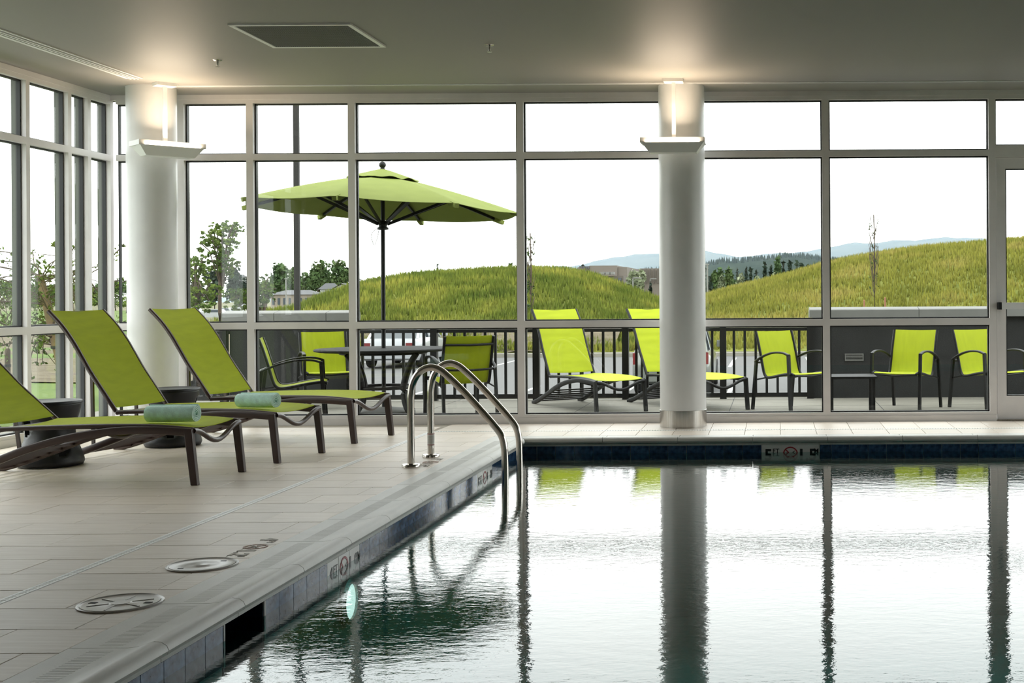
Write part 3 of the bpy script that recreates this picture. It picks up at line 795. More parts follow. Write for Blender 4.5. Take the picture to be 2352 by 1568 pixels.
towel(on_lounger(L2, -0.250, -0.110, 0.3685), L2.rotation_euler[2]-0.06, 0.30, 0.060, 'rolled aqua towel on the lounger between the drum tables')

# ================================================================ PATIO
patio = struct(obj('patio', MB().box(-7.7, 6.6, YB+0.14, 15.75, -0.4, ZP), M['concrete']), 'pale concrete patio slab')
jj = MB()
for x in (-5.6, -3.9, -2.2, -0.5, 1.2, 2.9): jj.box(x-0.004, x+0.004, YB+0.14, 15.75, ZP-0.004, ZP+0.0008)
for y in (13.0, 14.5): jj.box(-7.7, 6.6, y-0.004, y+0.004, ZP-0.004, ZP+0.0008)
obj('control_joint', jj, M['dark'], patio)
obj('edge_kerb', MB().box(-7.7, 6.6, 15.75, 15.9, -1.05, ZP+0.012), M['kerb'], patio)

# ---- patio walls with concrete caps
def patio_wall(x0, x1, y, label, caps):
    t = thing('patio_wall', label, 'wall', ((x0+x1)/2, y, ZP))
    obj('wall_body', MB().box(x0, x1, y-0.12, y+0.12, ZP, 0.90), M['stucco'], t, world=True)
    for a, b in zip(caps, caps[1:]):
        g = 0.003
        obj('cap_stone', MB().prism([(y-0.18,0.895),(y-0.18,0.985),(y-0.165,0.995),(y,1.02),(y+0.165,0.995),(y+0.18,0.985),(y+0.18,0.895)], 'x', a+g, b-g), M['capstone'], t, world=True)
    return t
patio_wall(-6.72, -5.24, 15.72, 'short charcoal patio wall with pale cap behind the dining table', [-6.80,-6.15,-5.51,-5.20])
wr = patio_wall(0.47, 6.5, 15.72, 'long charcoal patio wall with pale cap behind the side table', [0.43,1.78,2.75,3.72,4.69,5.66,6.6])
vt = thing('wall_vent', 'small louvred brick vent in the charcoal patio wall', 'vent', (px(1962, 820, 15.6).x, 15.6, 0.42))
vx, vz = px(1962, 820, 15.6).x, px(1962, 820, 15.6).z
obj('frame', MB().box(vx-0.115, vx+0.115, 15.588, 15.602, vz+0.035, vz+0.045).box(vx-0.115, vx+0.115, 15.588, 15.602, vz-0.045, vz-0.035).box(vx-0.115, vx-0.105, 15.588, 15.602, vz-0.035, vz+0.035).box(vx+0.105, vx+0.115, 15.588, 15.602, vz-0.035, vz+0.035), M['capstone'], vt, world=True)
for k in range(4): obj('louvre', MB().box(vx-0.105, vx+0.105, 15.590, 15.60, vz-0.030+k*0.0175, vz-0.022+k*0.0175), M['capstone'], vt, world=True)

# ---- black picket fence
FY = 15.58
def fence_run(x0, x1, posts, label):
    t = thing('picket_fence', label, 'fence', ((x0+x1)/2, FY, ZP))
    obj('top_rail', MB().box(x0, x1, FY-0.02, FY+0.02, 0.735, 0.775), M['charcoal'], t, world=True)
    obj('bottom_rail', MB().box(x0, x1, FY-0.018, FY+0.018, -0.075, -0.025), M['charcoal'], t, world=True)
    for p in posts: obj('post', MB().box(p-0.040, p+0.040, FY-0.04, FY+0.04, ZP, 0.80), M['charcoal'], t, world=True)
    marks = [x0] + [p for p in posts if x0 < p < x1] + [x1]
    pk = mesh('picket', MB().box(-0.0155, 0.0155, -0.0125, 0.0125, -0.39, 0.39), M['charcoal'])
    for a, b in zip(marks, marks[1:]):
        n = max(1, round((b-a)/0.131))
        for k in range(1, n): link('picket', pk, t, (a+(b-a)*k/n-t.location.x, 0, 0.355-ZP))
    return t
fp = [px(x, 840, FY).x for x in (997.5, 1232, 1437, 1661)]
fence_run(-5.24, 0.47, [-5.20]+fp+[0.44], 'black metal picket fence between the two charcoal patio walls')
fence_run(-7.68, -6.72, [-7.64,-6.78], 'short black metal picket fence end beyond the short patio wall')

# ---- sling armchairs
def armchair(label, loc, rz, group=None):
    """local: faces +y; x across"""
    t = thing('patio_chair', label, 'chair', loc, rz, group)
    w = 0.265; fm = M['charcoal']
    prof = spline([(0.26,0.405),(0.20,0.418),(0.05,0.400),(-0.10,0.372),(-0.19,0.366),(-0.235,0.395),(-0.262,0.46),(-0.300,0.60),(-0.345,0.75),(-0.385,0.865)], 5)
    prof = spline([(0, p[0], p[1]) for p in [(0.26,0.405),(0.20,0.418),(0.05,0.400),(-0.10,0.372),(-0.19,0.366),(-0.235,0.395),(-0.262,0.46),(-0.300,0.60),(-0.345,0.75),(-0.385,0.865)]], 5)
    m = len(prof); cutk = 26
    def sl(i0, i1):
        def f(u, v):
            i = i0+u*(i1-i0); a = prof[int(i)]; b = prof[min(m-1, int(i)+1)]; p = a.lerp(b, i-int(i)); y = (v-0.5)*2
            d = 0.008*(1-y*y)
            return (y*(w-0.022), p.y-d*0.6, p.z-d*0.6+0.006)
        return f
    obj('seat_sling', MB().sheet(sl(1, cutk), 22, 6, 0.003), M['lime'], t, 60)
    obj('back_sling', MB().sheet(sl(cutk, m-1), 18, 6, 0.003), M['lime'], t, 60)
    for s in (-1, 1):
        obj('sling_rail', MB().tube([(s*(w-0.006), p.y, p.z) for p in prof], 0.016, 8, up=(1,0,0)), fm, t, 60)
        obj('front_leg', MB().bar((s*(w+0.02), 0.235, 0), (s*(w+0.02), 0.20, 0.625), 0.030, 0.034, up=(0,1,0)), fm, t)
        arm = spline([(s*(w+0.02),0.205,0.620),(s*(w+0.022),0.10,0.645),(s*(w+0.024),-0.06,0.640),(s*(w+0.022),-0.22,0.600),(s*(w+0.012),-0.36,0.540),(s*(w-0.03),-0.405,0.522)], 5)
        obj('armrest', MB().sweep(arm, rrect(0.038, 0.022, 0.007)), fm, t, 50)
        obj('rear_leg', MB().bar((s*(w+0.014), -0.355, 0.54), (s*(w+0.018), -0.42, 0), 0.028, 0.032, up=(0,1,0)), fm, t)
        obj('seat_stay', MB().bar((s*(w), -0.20, 0.362), (s*(w+0.012), -0.385, 0.33), 0.014, 0.016), fm, t)
        obj('front_stay', MB().bar((s*(w-0.012), 0.215, 0.405), (s*(w+0.02), 0.215, 0.41), 0.02, 0.02), fm, t)
    p = prof[-4]
    obj('back_top_bar', MB().tube([(-w+0.012, p.y-0.012, p.z-0.02), (0, p.y-0.030, p.z-0.025), (w-0.012, p.y-0.012, p.z-0.02)], 0.013, 8), fm, t, 60)
    obj('back_arm_bar', MB().tube([(-w+0.03,-0.405,0.522), (0,-0.430,0.515), (w-0.03,-0.405,0.522)], 0.012, 8), fm, t, 60)
    obj('seat_front_bar', MB().tube([(-w+0.012,0.245,0.400), (0,0.245,0.385), (w-0.012,0.245,0.400)], 0.011, 8), fm, t, 60)
    return t
def chair_at(x, y, rz, label): return armchair(label, (x, y, ZP), rz)
TX, TY = -4.25, 13.75
chair_at(-4.86, 12.98, math.radians(-72), 'lime patio armchair seen from its side, left of dining table')
chair_at(-5.20, 14.72, math.radians(208), 'lime patio armchair behind the dining table by the short patio wall')
chair_at(-3.36, 13.42, math.radians(32), 'lime patio armchair with its back to the windows at dining table')
chair_at(0.24, 13.97, math.radians(-140), 'lime patio armchair in front of the picket fence end')
chair_at(1.42, 13.98, math.radians(152), 'lime patio armchair beside the low side table, before the charcoal wall')
chair_at(2.42, 14.0, math.radians(-150), 'lime patio armchair partly hidden by the door mullion')

# ---- low outdoor side table
t = thing('outdoor_side_table', 'low square charcoal side table between two patio armchairs', 'side table', (0.82, 13.52, ZP))
obj('table_top', MB().box(-0.255, 0.255, -0.255, 0.255, 0.385, 0.41), M['charcoal'], t)
for sx_ in (-1, 1):
    for sy_ in (-1, 1): obj('leg', MB().box(sx_*0.22-0.017, sx_*0.22+0.017, sy_*0.22-0.017, sy_*0.22+0.017, 0, 0.385), M['charcoal'], t)

# ---- dining table
t = thing('dining_table', 'round dark dining table under the lime parasol', 'table', (TX, TY, ZP))
obj('table_top', MB().lathe([(0.03,0.690),(0.68,0.690),(0.715,0.697),(0.722,0.708),(0.712,0.720),(0.03,0.724),(0.03,0.690)], 64, cap=False), M['tabletop'], t, 40)
obj('apron_ring', MB().tube([(0.45*math.cos(2*PI*k/32), 0.45*math.sin(2*PI*k/32), 0.672) for k in range(32)], 0.014, 8, closed=True), M['charcoal'], t, 60)
obj('lower_ring', MB().tube([(0.30*math.cos(2*PI*k/32), 0.30*math.sin(2*PI*k/32), 0.30) for k in range(32)], 0.018, 8, closed=True), M['charcoal'], t, 60)
for k in range(4):
    a = PI/4+0.25+k*PI/2; c, s = math.cos(a), math.sin(a)
    obj('leg', MB().sweep(spline([(0.50*c,0.50*s,0.675),(0.40*c,0.40*s,0.55),(0.30*c,0.30*s,0.32),(0.33*c,0.33*s,0.12),(0.42*c,0.42*s,0.0)], 5), rrect(0.036,0.062,0.008)), M['charcoal'], t, 50)

# ---- parasol
t = thing('parasol', 'large octagonal lime parasol with ball finial through the dining table', 'parasol', (TX, TY, ZP))
R8, ZR = 1.49, 2.23                              # rim radius and height above the patio
TILT = -0.034; TILTY = -0.022                                    # the canopy hangs a little lower on its right side
obj('pole', MB().tube([(0,0,0.05),(0,0,2.66)], 0.022, 14), M['charcoal'], t, 60)
obj('base', MB().lathe([(0.0,0.085),(0.05,0.085),(0.30,0.055),(0.33,0.045),(0.335,0.0)], 40, cap=False), M['capstone'], t, 40)
def can(u, v):          # u around, v from vent to rim
    a = u*2*PI + PI/2; k = u*8; fr_ = k-math.floor(k)
    flat = math.cos(PI/8)/math.cos((fr_-0.5)*PI/4)         # straight edges between the ribs
    r = (0.20+(R8-0.20)*v)*flat; x = r*math.cos(a)
    z = 2.575-(2.575-ZR)*(0.78*v+0.22*v*v) - 0.020*math.sin(PI*fr_)*v
    y = r*math.sin(a); return (x, y, z+TILT*x+TILTY*y)
cv = obj('canopy', MB().sheet(can, 64, 12, 0.004), M['canopy'], t, 40)
def vent(u, v):
    a = u*2*PI + PI/2; k = u*8; fr_ = k-math.floor(k); flat = math.cos(PI/8)/math.cos((fr_-0.5)*PI/4)
    r = (0.02+0.38*v)*flat; x = r*math.cos(a)
    return (x, r*math.sin(a), 2.668-0.125*v**1.15+0.016*math.sin(PI*fr_)*v*v+0.008*math.sin(11*a)*v*v+TILT*x+TILTY*r*math.sin(a))
obj('vent_flap', MB().sheet(vent, 64, 8, 0.004), M['canopy'], t, 40)
hub = obj('hub', MB().lathe([(0.024,2.005),(0.060,2.01),(0.060,2.030),(0.042,2.04),(0.045,2.065),(0.060,2.07),(0.060,2.095),(0.024,2.11)], 20), M['charcoal'], t, 30)
obj('top_hub', MB().lathe([(0.024,2.48),(0.055,2.49),(0.055,2.55),(0.024,2.56)], 16), M['charcoal'], t, 30)
for k in range(8):
    a = k*PI/4+PI/2; c, s = math.cos(a), math.sin(a); T = lambda r, z: (r*c, r*s, z+TILT*r*c+TILTY*r*s)
    rb = obj('rib', MB().sweep(spline([T(0.05,2.535), T(0.5,2.462), T(1.0,2.350), T(R8+0.012,ZR-0.022)], 4), rect(0.020,0.030)), M['charcoal'], t)
    obj('strut', MB().bar((0.055*c,0.055*s,2.07), T(0.80,2.385), 0.018, 0.030), M['charcoal'], rb)
    obj('tip_pocket', MB().bar(T(R8-0.09,ZR+0.002), T(R8+0.035,ZR-0.030), 0.045, 0.046), M['canopy'], rb)
obj('finial', MB().lathe([(0.0,2.752)]+[(0.038*math.sin(b), 2.714+0.038*math.cos(b)) for b in [PI*j/10 for j in range(1, 9)]]+[(0.022,2.676),(0.030,2.670),(0.030,2.658),(0.018,2.650)], 20, cap=False), M['charcoal'], t, 60)
obj('pull_cord', MB().tube(spline([(-0.05,-0.05,2.02),(-0.10,-0.06,1.97),(-0.10,-0.06,1.90),(-0.075,-0.06,1.84),(-0.045,-0.05,1.92),(-0.03,-0.04,2.01)], 5), 0.003, 6), M['capstone'], t, 60)

# ================================================================ OUTSIDE
ZL = -1.05                                       # parking lot level
lot = struct(obj('parking_lot', MB().box(-30, 70, 15.9, 46.8, ZL-0.2, ZL), M['asphalt']), 'grey asphalt parking lot')
sl = mesh('stall_line', MB().box(-0.055, 0.055, -3.0, 3.0, 0, 0.004), M['linepaint'])
for k in range(-6, 7): link('stall_line', sl, lot, (-1.41+2.57*k, 42.6, ZL))
sl2 = mesh('stall_line', MB().box(-0.055, 0.055, -2.8, 2.8, 0, 0.004), M['linepaint'])
for k in range(-5, 6): link('stall_line', sl2, lot, (-1.05+2.42*k, 28.8, ZL))
struct(obj('kerb', MB().prism([(46.8,ZL-0.05),(46.8,ZL+0.13),(46.83,ZL+0.16),(47.0,ZL+0.16),(47.0,ZL-0.05)], 'x', -32, 34), M['kerb']), 'concrete kerb along the parking lot')

M['grassbase'] = mat('grass_ground', (0.080,0.100,0.018), 0.9, spec=0.1, col2=(0.160,0.165,0.035), vscale=0.9, coords='World', bump=0.5, bscale=6)
M['lawn'] = mat('mown_lawn', (0.060,0.100,0.022), 0.9, spec=0.1, col2=(0.10,0.14,0.035), vscale=0.7, coords='World', bump=0.4, bscale=20)
M['dirt'] = mat('bare_dirt', (0.085,0.070,0.046), 0.95, spec=0.05, col2=(0.15,0.13,0.092), vscale=1.6, coords='World', stretch=(1,3,1), bump=0.8, bscale=5)
M['farground'] = mat('far_ground', (0.10,0.105,0.055), 0.95, spec=0.05, col2=(0.16,0.15,0.10), vscale=0.04, coords='World')
def grass_mat(name, a, b, c, sc):
    m = bpy.data.materials.new(name); m.use_nodes = True; n = m.node_tree.nodes; l = m.node_tree.links; p = n['Principled BSDF']
    g = n.new('ShaderNodeNewGeometry'); z = n.new('ShaderNodeTexNoise'); z.inputs['Scale'].default_value = sc; z.inputs['Detail'].default_value = 6
    l.new(g.outputs['Position'], z.inputs['Vector'])
    r = n.new('ShaderNodeValToRGB'); e = r.color_ramp.elements; e[0].position = 0.32; e[0].color = (*a, 1); e[1].position = 0.68; e[1].color = (*c, 1)
    k = e.new(0.5); k.color = (*b, 1); l.new(z.outputs['Fac'], r.inputs['Fac'])
    hs = n.new('ShaderNodeHueSaturation'); mr = n.new('ShaderNodeMapRange'); mr.inputs['To Min'].default_value = 0.7; mr.inputs['To Max'].default_value = 1.35
    l.new(g.outputs['Random Per Island'], mr.inputs['Value']); l.new(mr.outputs[0], hs.inputs['Value']); l.new(r.outputs[0], hs.inputs['Color'])
    l.new(hs.outputs[0], p.inputs['Base Color']); p.inputs['Roughness'].default_value = 0.8; p.inputs['Specular IOR Level'].default_value = 0.15
    return m
M['tallgrass'] = grass_mat('tall_meadow_grass', (0.062,0.092,0.012), (0.125,0.150,0.022), (0.25,0.245,0.042), 0.55)
M['drygrass'] = grass_mat('seeding_meadow_grass', (0.130,0.138,0.020), (0.195,0.190,0.032), (0.27,0.225,0.06), 0.30)

def blades(name, surf, n, h, w, material, parent, lean=0.35):
    """n grass tufts of three blades standing on surf(a, b) -> (x, y, z)"""
    V = np.zeros((n*9, 3), np.float32); Fc = np.arange(n*9).reshape(-1, 3)
    for i in range(n):
        x, y, z = surf(rng.random(), rng.random()); hh = h*(0.55+0.9*rng.random())
        for k in range(3):
            a = rng.random()*2*PI; dx, dy = w*math.cos(a), w*math.sin(a); b = rng.random()*2*PI; le = lean*hh*rng.random()
            j = i*9+k*3
            V[j] = (x-dx, y-dy, z-0.05); V[j+1] = (x+dx, y+dy, z-0.05); V[j+2] = (x+le*math.cos(b), y+le*math.sin(b), z+hh*(0.7+0.5*rng.random()))
    o = link(name, tri_mesh(name, V, Fc, material), parent); o['kind'] = 'stuff'; return o
def hump(label, name, crest, D, X0, X1, zbase, base_mat, blade_mat, nb, bh, back=14, pw=1.25):
    """grass slope rising from the kerb to a crest line at depth D; crest = photo outline points"""
    pts = [(px(x, y, D).x, px(x, y, D).z-bh*0.45) for x, y in crest]
    y0 = 47.0
    def h(x, y):
        zc_ = max(interp(x, pts), zbase-0.3)
        t = (y-y0)/(D-y0)
        if t <= 1: s = math.sin(max(0, t)*PI/2)**pw; return zbase+(zc_-zbase)*s
        s = max(0, 1-((y-D)/back)**2); return zbase-0.3+(zc_-zbase+0.3)*s
    q = MB().grid(lambda u, v: ((X0+(X1-X0)*u), y0+(D+back-y0)*v, h(X0+(X1-X0)*u, y0+(D+back-y0)*v)), 90, 40)
    o = obj(name, q, base_mat, None, 180); o['label'] = label; o['category'] = 'hill'
    def surf(a, b):
        x = X0+(X1-X0)*a; y = y0+0.3+(D+1.5-y0-0.3)*b; return (x, y, h(x, y))
    blades('tall_grass', surf, nb, bh, 0.035, blade_mat, o)
    return o
hump('rounded mound of tall green grass beyond the parking lot', 'grass_mound',
     [(690,712),(740,698),(780,686),(815,664),(850,652),(900,640),(950,632),(1010,627),(1060,624),(1130,620),(1190,617),(1240,617),(1290,619),(1330,624),(1370,634),(1410,648),(1450,664),(1490,680),(1530,694),(1580,704),(1640,712)],
     62.0, -24.5, -2.2, -0.88, M['grassbase'], M['tallgrass'], 30000, 0.26)
hump('long meadow hillside rising to the right beyond the parking lot', 'meadow_hill',
     [(1380,700),(1470,692),(1540,688),(1618,680),(1668,665),(1750,646),(1818,628),(1886,608),(1950,594),(2000,585),(2060,576),(2120,568),(2200,562),(2270,556),(2352,548),(2480,540),(2650,536),(2900,545)],
     72.0, -9.5, 27.0, -0.88, M['grassbase'], M['drygrass'], 48000, 0.24, 26, 1.05)
# bare verge at the foot of the mound
def verge(u, v):
    x = -25+19*u; return (x, 47.0+4.5*v, -0.885+1.02*math.sin(v*PI/2)+0.10*math.sin(x*1.3+5*v)+0.07*math.sin(3.1*x+9*v))
vg = obj('bare_bank', MB().grid(verge, 80, 14), M['dirt'], None, 180); tag(vg, 'bare brown dirt bank at the foot of the grass mound', 'bank')
blades('weeds', lambda a, b: verge(a, 0.02+0.16*b*b), 2600, 0.16, 0.04, M['tallgrass'], vg)

# far ground, and the lawn with its bare strip outside the left windows
def ground_z(x, y):
    if x < -0.5*y and y < 160: return -0.15
    v = ((y-46)/854)**0.4 if y > 46 else 0
    return -1.3 if v < 0.1 else -1.3+0.5*min(1, (v-0.1)*2)
gq = MB(); gq.grid(lambda u, v: ((-1.6+3.2*u)*(46+ (900-46)*v**2.5), 46+(900-46)*v**2.5, -1.3 if v < 0.1 else -1.3+0.5*min(1, (v-0.1)*2)), 40, 40)
struct(obj('ground', gq, M['farground'], None, 180), 'open ground beyond the parking lot')
def lawn_z(y): return -0.15 if y < 80 else -0.15-0.8*min(1, (y-80)/80)
struct(obj('lawn', MB().grid(lambda u, v: (min(-7.72, -0.4825*(2+160*v**1.5))-(0.5+0.62*(2+160*v**1.5))*u*1.6, 2+160*v**1.5, -0.15), 24, 60), M['lawn']), 'mown lawn outside the left windows')
dq = MB().grid(lambda u, v: (-9.0-28*u-8*v, 19.2+29*v+1.2*math.sin(u*9), -0.13+0.10*math.sin(7*u+11*v)*math.sin(23*v)*0.5), 40, 60)
struct(obj('bare_strip', dq, M['dirt'], None, 180), 'strip of bare raked soil on the lawn')
struct(obj('outer_ground', MB().box(6.62, 90, -60, 15.9, -0.6, -0.2).box(-90, -6.4, -60, 2.0, -0.6, -0.2).box(-6.4, 6.62, -60, -2.9, -0.6, -0.2), M['lawn']), 'open grass around the building')
struct(obj('kerb_road', MB().box(-60, -8.6, 60, 60.3, -0.9, -0.1), M['kerb']), 'pale road edge')

# ---- trees
M['leaf_bright'] = grass_mat('bright_leaves', (0.045,0.085,0.012), (0.085,0.135,0.02), (0.14,0.19,0.035), 1.2)
M['leaf_mid'] = grass_mat('green_leaves', (0.030,0.055,0.020), (0.050,0.085,0.028), (0.085,0.12,0.042), 0.35)
M['leaf_dark'] = grass_mat('conifer_needles', (0.012,0.022,0.016), (0.020,0.034,0.022), (0.035,0.052,0.030), 0.5)
M['leaf_pale'] = grass_mat('silvery_leaves', (0.10,0.125,0.070), (0.16,0.185,0.11), (0.24,0.26,0.17), 0.5)
M['bark'] = mat('bark', (0.075,0.055,0.038), 0.9, var=0.25, vscale=20, bump=0.5, bscale=30)
M['tanbark'] = mat('tan_bark', (0.17,0.115,0.06), 0.85, var=0.2, vscale=14, bump=0.4, bscale=30)
def leaves(name, centres, sizes, n, ls, material, parent, shell=0.55, flat=1.0):
    """n leaf quads spread in ellipsoids (centre, radii)"""
    V = np.zeros((n*4, 3), np.float32)
    vol = np.array([a*b*c for a, b, c in sizes])**0.8; pr_ = vol/vol.sum()
    idx = rng.choice(len(centres), n, p=pr_)
    d = rng.normal(size=(n, 3)); d /= np.linalg.norm(d, axis=1)[:, None]
    r = (shell+(1-shell)*rng.random(n))**1.0 * (rng.random(n)**0.25)
    P = np.array([tuple(c) for c in centres])[idx]+d*r[:, None]*np.array(sizes)[idx]
    a = rng.normal(size=(n, 3)); a /= np.linalg.norm(a, axis=1)[:, None]
    b = np.cross(a, rng.normal(size=(n, 3))); b /= np.linalg.norm(b, axis=1)[:, None]
    s = ls*(0.6+0.8*rng.random(n))[:, None]; a *= s; b *= s*0.55*flat
    V[0::4] = P-a; V[1::4] = P+b; V[2::4] = P+a; V[3::4] = P-b
    q = np.arange(n)*4; Fc = np.empty((n*2, 3), np.int32)
    Fc[0::2] = np.stack([q, q+1, q+2], 1); Fc[1::2] = np.stack([q, q+2, q+3], 1)
    o = link(name, tri_mesh(name, V, Fc, material), parent); o['kind'] = 'stuff'; return o
def broad_tree(x, ytop, ybase, wpx, d, m, label, group=None, n=700, zb=None):
    top = px(x, ytop, d); bot = px(x, ybase, d); zb = ground_z(top.x, d) if zb is None else zb
    h = top.z-zb; w = wpx*d/F/2
    t = thing('tree', label, 'tree', (top.x, d, zb), 0, group)
    obj('trunk', MB().tube([(0,0,0),(0.03*w,0,h*0.35),(0,0,h*0.75)], max(0.05, h*0.022), 7), M['bark'], t, 60)
    cs, ss = [], []
    for k in range(7):
        a = rng.random()*2*PI; rr = w*0.5*rng.random()**0.5; zz = h*(0.42+0.42*rng.random())
        cs.append((rr*math.cos(a), rr*math.sin(a), zz)); ss.append((w*0.55, w*0.55, h*0.20))
    cs.append((0, 0, h*0.6)); ss.append((w*0.8, w*0.8, h*0.36)); cs.append((0, 0, h*0.84)); ss.append((w*0.45, w*0.45, h*0.16))
    leaves('foliage', cs, ss, n, max(0.10, h*0.045), M[m], t)
    return t
def conifer(x, ytop, ybase, wpx, d, label, group=None, zb=None, m='leaf_dark'):
    top = px(x, ytop, d); bot = px(x, ybase, d); zb = ground_z(top.x, d) if zb is None else zb
    h = top.z-zb; w = wpx*d/F/2
    t = thing('conifer', label, 'tree', (top.x, d, zb), 0, group)
    obj('trunk', MB().lathe([(h*0.02,0),(h*0.004,h*0.98)], 7), M['bark'], t, 60)
    nb = 420; V = np.zeros((nb*3, 3), np.float32)
    for i in range(nb):
        u = rng.random()**0.75; z = h*(0.06+0.92*(1-u)); r = w*(u**0.9)*(0.65+0.45*rng.random())+0.02; a = rng.random()*2*PI
        s = 0.16*w+0.02*h; ca, sa = math.cos(a), math.sin(a)
        V[i*3] = (-sa*s*0.5*u+0.1*ca*r, ca*s*0.5*u+0.1*sa*r, z+0.05*h*u); V[i*3+1] = (sa*s*0.8+0.3*ca*r, -ca*s*0.8+0.3*sa*r, z+0.03*h); V[i*3+2] = (ca*r, sa*r, z-0.05*h*u)
    o = link('branches', tri_mesh('branches', V, np.arange(nb*3).reshape(-1, 3), M[m]), t); o['kind'] = 'stuff'
    leaves('needles', [(0,0,h*f) for f in (0.12,0.28,0.44,0.6,0.76,0.9)], [(w*s_, w*s_, h*0.11) for s_ in (0.9,0.78,0.62,0.45,0.28,0.13)], 520, 0.05*h, M[m], t)
    return t
# behind the hills, right of the column
gA = 'conifers behind the meadow hill'
for x, yt, w in ((1757,599,26),(1799,595,13),(1814,594,26),(1830,599,22),(1841,601,22),(1855,606,20),(1714,609,16),(1724,611,18),(1737,617,18),(1771,603,18),(1693,613,14)):
    conifer(x, yt, 690, w, 124+(x*7 % 23), 'dark conifer in the row behind the meadow hill', gA)
conifer(1614, 577, 700, 34, 104, 'tall dark conifer rising beside the white light pole, behind the column')
conifer(1631, 632, 694, 50, 100, 'broad dark spruce at the foot of the white light pole')
broad_tree(1786, 589, 680, 22, 125, 'leaf_mid', 'tall narrow green poplar among the conifers')
broad_tree(1677, 611, 690, 30, 118, 'leaf_mid', 'green leafy tree between the pale trees behind the meadow hill')
broad_tree(1656, 612, 690, 18, 140, 'leaf_mid', 'distant green tree behind the pale forked tree')
broad_tree(1640, 616, 690, 26, 150, 'leaf_mid', 'distant rounded green tree beside the white light pole')
broad_tree(1870, 600, 680, 20, 124, 'leaf_dark', 'dark rounded tree at the crest of the meadow hill')
broad_tree(1657, 625, 690, 22, 110, 'leaf_pale', 'pale silvery forked tree behind the meadow hill, near the light pole')
gP = 'pale silvery trees behind the meadow hill'
for x, yt, w in ((1701,627,28),(1740,632,24),(1781,623,22)): broad_tree(x, yt, 690, w, 112, 'leaf_pale', 'low pale silvery tree peeping over the meadow hill', gP)
broad_tree(1455, 617, 690, 60, 120, 'leaf_pale', 'large grey green willow before the brown building', n=1100)
conifer(1494, 643, 690, 30, 100, 'small dark spruce to the right of the street lamp')
conifer(1005, 604, 660, 26, 150, 'lone dark tree on the skyline behind the grass mound')
broad_tree(1172, 600, 650, 22, 150, 'leaf_mid', 'small tree on the skyline behind the grass mound by a mullion')
broad_tree(1132, 609, 650, 14, 150, 'leaf_mid', 'tiny tree on the skyline behind the grass mound')
conifer(1339, 604, 640, 10, 225, 'tiny conifer above the roof of the brown building')
# left, beyond the short patio wall
gL = 'leafy trees in the distance on the left'
for kk, (x, yt, w) in enumerate(((640,598,70),(672,612,40),(730,597,66),(782,592,58),(757,626,50),(700,622,60),(612,640,60),(850,636,60),(893,634,40))):
    broad_tree(x, yt, 700, w, 206+9*kk, 'leaf_mid', 'dark leafy tree on the skyline beyond the houses', gL, n=900)
for x, yt, w in ((492,612,60),(541,610,50),(566,636,50),(450,640,60)):
    broad_tree(x, yt, 705, w, 160+30*rng.random(), 'leaf_dark', 'dark tree behind the feathery young trees', 'dark trees behind the young trees', n=900)
gH = 'trees along the far edge of the lawn'
for k, (x, yt, w) in enumerate(((-30,628,90),(30,640,80),(80,650,70),(130,646,80),(180,652,70),(225,646,70),(265,640,60),(310,640,70),(360,640,70),(410,630,60))):
    broad_tree(x, yt, 716, w, 150+20*rng.random(), 'leaf_mid', 'dense green tree along the far edge of lawn', gH, n=1100)
for k, x in enumerate((-20, 25, 70, 140, 200, 250, 290)):
    broad_tree(x, 678, 722, 62, 128, 'leaf_pale' if k % 2 else 'leaf_bright', 'low bushy shrub before the trees at the far edge of lawn', 'shrubs at the far edge of the lawn', n=600)

# feathery young locust trees
def young_tree(label, base, crowns, stem, n, ls, m='leaf_bright', group=None):
    t = thing('young_tree', label, 'tree', base, 0, group)
    B = Vector(base)
    obj('trunk', MB().tube(spline([(0,0,0)]+[tuple(Vector(s)-B) for s in stem], 5), 0.035, 7), M['bark'], t, 60)
    top = Vector(stem[-1])-B; br = MB()
    for c, r in crowns:
        c = Vector(c)-B
        for k in range(7):
            e = c+Vector((rng.uniform(-.8,.8)*r[0], rng.uniform(-.8,.8)*r[1], rng.uniform(-.7,.7)*r[2]))
            br.tube([tuple(top.lerp(c, 0.2)*0.8), tuple(top.lerp(e, 0.6)), tuple(e)], 0.012, 5)
    obj('branch', br, M['bark'], t)
    cs, ss = [], []
    for c, r in crowns:
        c = Vector(c)-B
        for k in range(95):
            dv = rng.normal(size=3); dv /= np.linalg.norm(dv); f = 0.35+0.65*rng.random()
            cs.append((c.x+dv[0]*r[0]*f, c.y+dv[1]*r[1]*f, c.z+dv[2]*r[2]*f)); ss.append((r[0]*0.15, r[1]*0.15, r[2]*0.09))
    leaves('foliage', cs, ss, n, ls, M[m], t, 0.1)
    return t
def P3(x, y, d): return tuple(px(x, y, d))
young_tree('feathery young locust tree with a high airy crown beyond the patio fence', (px(505,700,25).x, 25, -0.9),
           [(P3(507,565,25), (0.42,0.42,0.42)), (P3(520,525,25), (0.36,0.3,0.16)), (P3(515,610,25), (0.30,0.3,0.26))], [P3(505,680,25), P3(508,600,25)], 5200, 0.030)
young_tree('feathery young locust tree with low crown by the corner of the patio', (px(452,730,24).x, 24, -0.9),
           [(P3(450,615,24), (0.24,0.3,0.32)), (P3(460,680,24), (0.42,0.3,0.34))], [P3(452,700,24), P3(450,630,24)], 3800, 0.032)
young_tree('young locust tree with thin crown left of the lamp post', (px(610,730,26).x, 26, -0.9),
           [(P3(606,665,26), (0.26,0.3,0.36)), (P3(560,690,26), (0.50,0.3,0.28))], [P3(607,710,26), P3(604,660,26)], 4200, 0.030)
